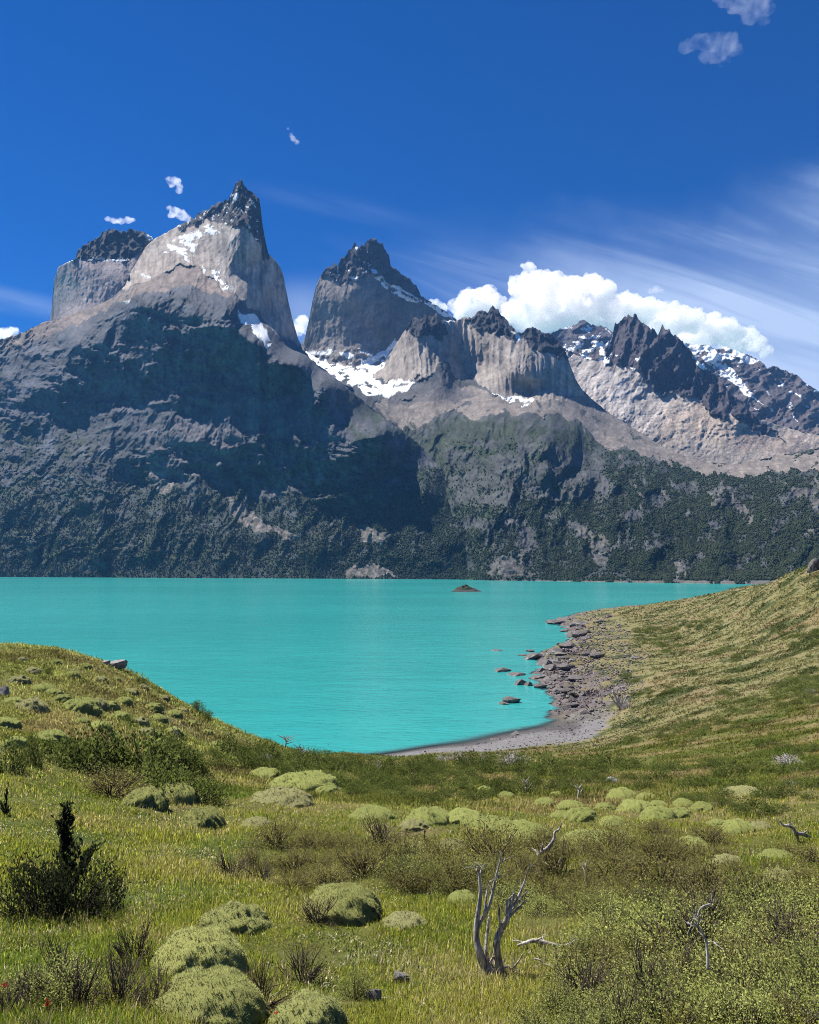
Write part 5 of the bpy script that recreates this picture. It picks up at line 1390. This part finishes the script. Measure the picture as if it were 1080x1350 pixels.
blades(118000, grass_w, 6, lambda x, y: (.085+.06*fbm(x/1.7, y/1.7, 3, 957))*np.clip(.8+y/60, .8, 1.5), lambda y: .0022+.00046*y, grass_col, 'meadow_grass', 'yellow-green meadow grass with dry stalks over the near slope', .9)
# tall dry seed stalks
def stalk_w(x, y, z, px, py): return (y < 24)*brush_thin(px, py)*sstep(fbm(x/2.6, y/2.6, 4, 961), -.2, .5)*(z > 2)
blades(5000, stalk_w, 2, lambda x, y: .17+0*x, lambda y: .0018+.00036*y, lambda x, y, z, N: np.array((.46, .39, .22))*rng.uniform(.6, 1.3, (N, 1)), 'seed_stalks', 'thin straw seed stalks standing above the meadow grass', .8, .25)
def forb_w(x, y, z, px, py): return (y < 30)*brush_thin(px, py)*sstep(fbm(x/1.6, y/1.6, 4, 971), -.35, .4)*(z > 2)
blades(40000, forb_w, 4, lambda x, y: .055+0*x, lambda y: .006+.0008*y, lambda x, y, z, N: np.where((rng.random(N) < .22)[:, None], np.array((.55, .50, .34)), np.where((rng.random(N) < .5)[:, None], np.array((.20, .25, .05)), np.array((.10, .13, .03))))*rng.uniform(.6, 1.3, (N, 1)), 'meadow_herbs', 'low leafy herbs and pale seed heads between the meadow grass', 1.6, .9)
def cover_w(x, y, z, px, py): return (y > 24)*(z > 1.6)*(1-.9*np.clip(rocky(x, y)*(z < 6), 0, 1))*np.clip(.5+.9*fbm(x/6, y/6, 4, 963), .1, 1.4)
def cover_col(x, y, z, N):
    c, rk, be = ground_cols(x, y, z)
    n = fbm(x/4, y/3, 4, 965, .6)
    c = c*np.where(n > .35, .62, np.where(n < -.35, 1.25, 1.0))[:, None]
    c = c*np.where(y < 100, 1.75, 1.4)[:, None]*np.array((1.0, 1.04, .95))
    return np.clip(c*rng.uniform(.65, 1.35, (N, 1)), .005, .6)
blades(138000, cover_w, 4, lambda x, y: (.12+.0012*y)*(1+.6*fbm(x/5, y/5, 3, 967)), lambda y: .005+.0008*y, cover_col, 'hillside_grass', 'short tussocky grass and low heath over the knoll and the right hillside', 1.1, .6)

def gravel(n):
    x, y, z = sample_ground(n, lambda x, y, z, px, py: (y > 120)*(z > .03)*(z < 5)*(.15+1.0*rocky(x, y)+.25*sstep(x/y, .05, .15)))
    s = rng.uniform(.2, .75, n)**1.6*rng.uniform(.5, 1.6, n)*np.clip(y/190, .7, 2.2)
    base = np.array([(1, 0, 0), (-1, 0, 0), (0, 1, 0), (0, -1, 0), (0, 0, 1), (0, 0, -1)], float)*.6
    V = base[None]*rng.uniform(.5, 1.2, (n, 6, 1)); a = rng.uniform(0, 6.28, n)[:, None]
    V = np.stack([V[..., 0]*np.cos(a)-V[..., 1]*np.sin(a)*.7, V[..., 0]*np.sin(a)+V[..., 1]*np.cos(a)*.7, V[..., 2]*.55], -1)*s[:, None, None]
    V = V+np.stack([x, y, z+s*.1], -1)[:, None]
    T = np.array([(0, 2, 4), (2, 1, 4), (1, 3, 4), (3, 0, 4), (2, 0, 5), (1, 2, 5), (3, 1, 5), (0, 3, 5)])
    F = (T[None]+(np.arange(n)*6)[:, None, None]).reshape(-1, 3)
    g = rng.random((n, 1)); col = np.array((.10, .085, .085))+g**2*np.array((.30, .27, .26))
    o = mesh_np('shore_stones', V.reshape(-1, 3), F, cols=np.repeat(col, 6, 0), mat=M_GROUND)
    tag(o, 'grey cobbles and broken stones along the shore', 'stones', kind='stuff')
gravel(9000)
# a few red flower heads at the bottom left
def red_flowers():
    for px, py, lab in [(6, 1320, 'red flower head at the left edge near the bottom corner'), (366, 1358, 'red flower head at the bottom edge left of the bottom cushion'), (62, 1345, 'dark red flower head at the bottom edge in the left corner')]:
        p = place(px, py); s = Soup()
        r_ = np.random.default_rng(px+3)
        V, Q, T = tube([(0, 0, -.02), (.004, 0, .06), (.0, .003, .12)], (.002, .0018, .0014), 6, 5, .02, 1)
        root = bpy.data.objects.new('wild_flower', None); C.objects.link(root); root.location = tuple(p)
        Soup().add(V, Q, T, (.06, .09, .02)).build('stalk', M_LEAF, root)
        c = np.array((0, .003, .12))+r_.normal(0, .010, (60, 3))
        V, Q = leaves(c, .016, .5, .3, r_)
        s.add(V, Q, None, (.42, .035, .03)).build('flower_head', M_LEAF, root)
        tag(root, lab, 'flower')
red_flowers()

# ------------------------------------------------------------------ clouds, far behind the mountains
def mat_cloud(name, density, aniso, scale, lo, hi, tint=(1, 1, 1, 1)):
    """water droplets, thicker and thinner in billows"""
    m, b, out = new_mat(name)
    tc = b.n('ShaderNodeTexCoord')
    n1 = b.noise(tc.outputs['Object'], 1/scale, 5, .6)
    v = b.n('ShaderNodeVolumePrincipled')
    v.inputs['Color'].default_value = tint; v.inputs['Anisotropy'].default_value = aniso
    b.l(b.math('MULTIPLY', b.sstep(n1, lo, hi), density), v.inputs['Density'])
    b.l(v.outputs[0], out.inputs['Volume'])
    try: m.cycles.volume_step_rate = .35
    except Exception: pass
    return m
M_CUM = mat_cloud('cumulus_vapour', .016, .55, 110, .30, .62, (1, .983, .982, 1)); M_WISP = mat_cloud('thin_vapour', .012, .55, 80, .34, .76); M_VEIL = mat_cloud('veil_vapour', .0014, .55, 170, .34, .80)
def cloud(name, label, D, balls, mat, voxel, amp, sq=.8, dj=220, group=None, seed=1, micro=True):
    """balls: (px, py, radius in px) merged into one closed, puffy hull"""
    r_ = np.random.default_rng(seed); bm = bmesh.new()
    c = np.array(unproj(np.mean([q[0] for q in balls]), np.mean([q[1] for q in balls]), D), float)
    def ball(p, R, z=1.0):
        g = bmesh.ops.create_icosphere(bm, subdivisions=3, radius=R)
        for v in g['verts']: v.co = Vector((v.co.x, v.co.y, v.co.z*z))+Vector(tuple(p))
    for px, py, r in balls:
        d = D+r_.normal(0, dj); p = np.array(unproj(px, py, d), float)-c; R = r*mpx(d)
        ball(p, R, sq)
        if micro:
            for i in range(14):
                n = hemi(1, r_, -.2)[0]; rr = R*r_.uniform(.22, .42)
                ball(p+n*R*np.array((1, 1, sq))*r_.uniform(.75, .95), rr)
    me = bpy.data.meshes.new(name); bm.to_mesh(me); bm.free()
    o = bpy.data.objects.new(name, me); C.objects.link(o); o.location = tuple(c)
    md = o.modifiers.new('merge', 'REMESH'); md.mode = 'VOXEL'; md.voxel_size = voxel
    for i, (s, a) in enumerate(((amp*6.5, amp*1.1), (amp*2.8, amp*1.0), (amp*1.1, amp*.5))):
        t = bpy.data.textures.new('puff', 'CLOUDS'); t.noise_scale = s; t.noise_depth = 3
        dm = o.modifiers.new('puff', 'DISPLACE'); dm.texture = t; dm.strength = a*2; dm.mid_level = .5; dm.texture_coords = 'LOCAL'
    bpy.context.view_layer.update()
    dg = bpy.context.evaluated_depsgraph_get(); me2 = bpy.data.meshes.new_from_object(o.evaluated_get(dg))
    o.modifiers.clear(); o.data = me2; me2.materials.clear(); me2.materials.append(mat)
    bpy.data.meshes.remove(me)
    tag(o, label, 'cloud', group); return o
cloud('cloud', 'large white cumulus bank resting behind the jagged peaks right of the middle', 9300, [
    (606, 404, 15), (622, 394, 17), (640, 393, 18), (655, 402, 14), (636, 412, 20), (612, 416, 14), (697, 353, 9), (690, 378, 20), (708, 372, 18), (730, 376, 21), (757, 380, 20), (780, 376, 17), (797, 384, 18), (712, 402, 28), (752, 406, 32), (792, 408, 28), (826, 404, 21), (845, 410, 22), (868, 414, 20),
    (890, 418, 20), (912, 424, 21), (934, 430, 21), (956, 438, 22), (978, 446, 20), (996, 454, 15), (1010, 464, 11), (684, 412, 22), (830, 425, 20), (870, 434, 24), (920, 446, 24), (965, 460, 20), (668, 420, 14), (716, 425, 22), (745, 430, 24), (778, 432, 22), (690, 425, 18), (650, 428, 16), (812, 432, 20)], M_CUM, 15, 26, seed=4)
cloud('cloud', 'low white cloud showing in the gap between the two great horns', 9000, [(398, 428, 13), (391, 436, 10), (405, 434, 10)], M_CUM, 16, 16, seed=5)
cloud('cloud', 'white cloud low at the left edge behind the ridge', 9000, [(4, 442, 11), (18, 437, 7), (-18, 448, 16), (28, 440, 4)], M_CUM, 16, 16, seed=6)
cloud('cloud', 'small white tuft beside the ridge of the middle horn', 9300, [(572, 402, 9), (582, 406, 8), (562, 400, 5)], M_CUM, 14, 14, seed=7)
cloud('cloud', 'small round puff floating just above the right part of the cumulus bank', 9300, [(858, 383, 5), (866, 382, 6), (872, 384, 4)], M_WISP, 10, 10, seed=8, dj=20)
G = 'small clouds over the left peaks'
cloud('cloud', 'upper of two small white puffs left of the great horn summit', 9300, [(224, 238, 6), (232, 239, 7), (237, 246, 5), (236, 252, 5), (226, 244, 4)], M_WISP, 9, 9, .75, 30, G, 9)
cloud('cloud', 'lower small white puff touching the skyline left of the great horn summit', 9300, [(224, 275, 5), (231, 279, 8), (239, 284, 9), (246, 288, 7), (226, 284, 5)], M_WISP, 9, 9, .75, 30, G, 10)
cloud('cloud', 'flat small white puff over the square tower at the left', 9300, [(143, 289, 5), (151, 291, 6), (160, 292, 6), (169, 291, 6), (175, 290, 4)], M_WISP, 9, 8, .62, 30, G, 11)
cloud('cloud', 'tiny bright wisp alone in the deep blue above the peaks', 9300, [(384, 178, 3), (387, 183, 4), (391, 187, 4), (380, 170, 2)], M_WISP, 7, 6, .9, 20, G, 12)
cloud('cloud', 'thin ragged veil of cloud in the deep blue near the upper right', 10500, [(905, 63, 11), (920, 56, 13), (938, 55, 16), (958, 60, 16), (970, 66, 11), (945, 74, 14), (930, 76, 9), (955, 82, 8)], M_VEIL, 18, 24, .7, 60, None, 13)
cloud('cloud', 'thin veil of cloud cut by the top edge at the upper right', 10500, [(960, -4, 16), (980, 2, 18), (1000, 6, 18), (990, 22, 13), (1008, 26, 9), (970, 8, 12), (950, -8, 12), (1012, 12, 10)], M_VEIL, 18, 24, .8, 60, None, 14)

# ------------------------------------------------------------------ the air
def build_haze():
    x0, x1, y0, y1, z0, z1 = -6500, 6500, -60, 7900, -62, 2750
    V = np.array([(x, y, z) for x in (x0, x1) for y in (y0, y1) for z in (z0, z1)], float)
    F = np.array([(0, 1, 3, 2), (4, 6, 7, 5), (0, 4, 5, 1), (2, 3, 7, 6), (0, 2, 6, 4), (1, 5, 7, 3)])
    m, b, out = new_mat('air_haze')
    v = b.n('ShaderNodeVolumePrincipled')
    v.inputs['Color'].default_value = (.22, .48, 1.0, 1); v.inputs['Density'].default_value = HAZE_DENSITY
    v.inputs['Anisotropy'].default_value = 0.0
    b.l(v.outputs[0], out.inputs['Volume'])
    o = mesh_np('haze', V, F, mat=m)
    tag(o, 'thin bluish air between the viewer and the mountains', 'haze', kind='stuff')
HAZE_DENSITY = 2.2e-5
build_haze()
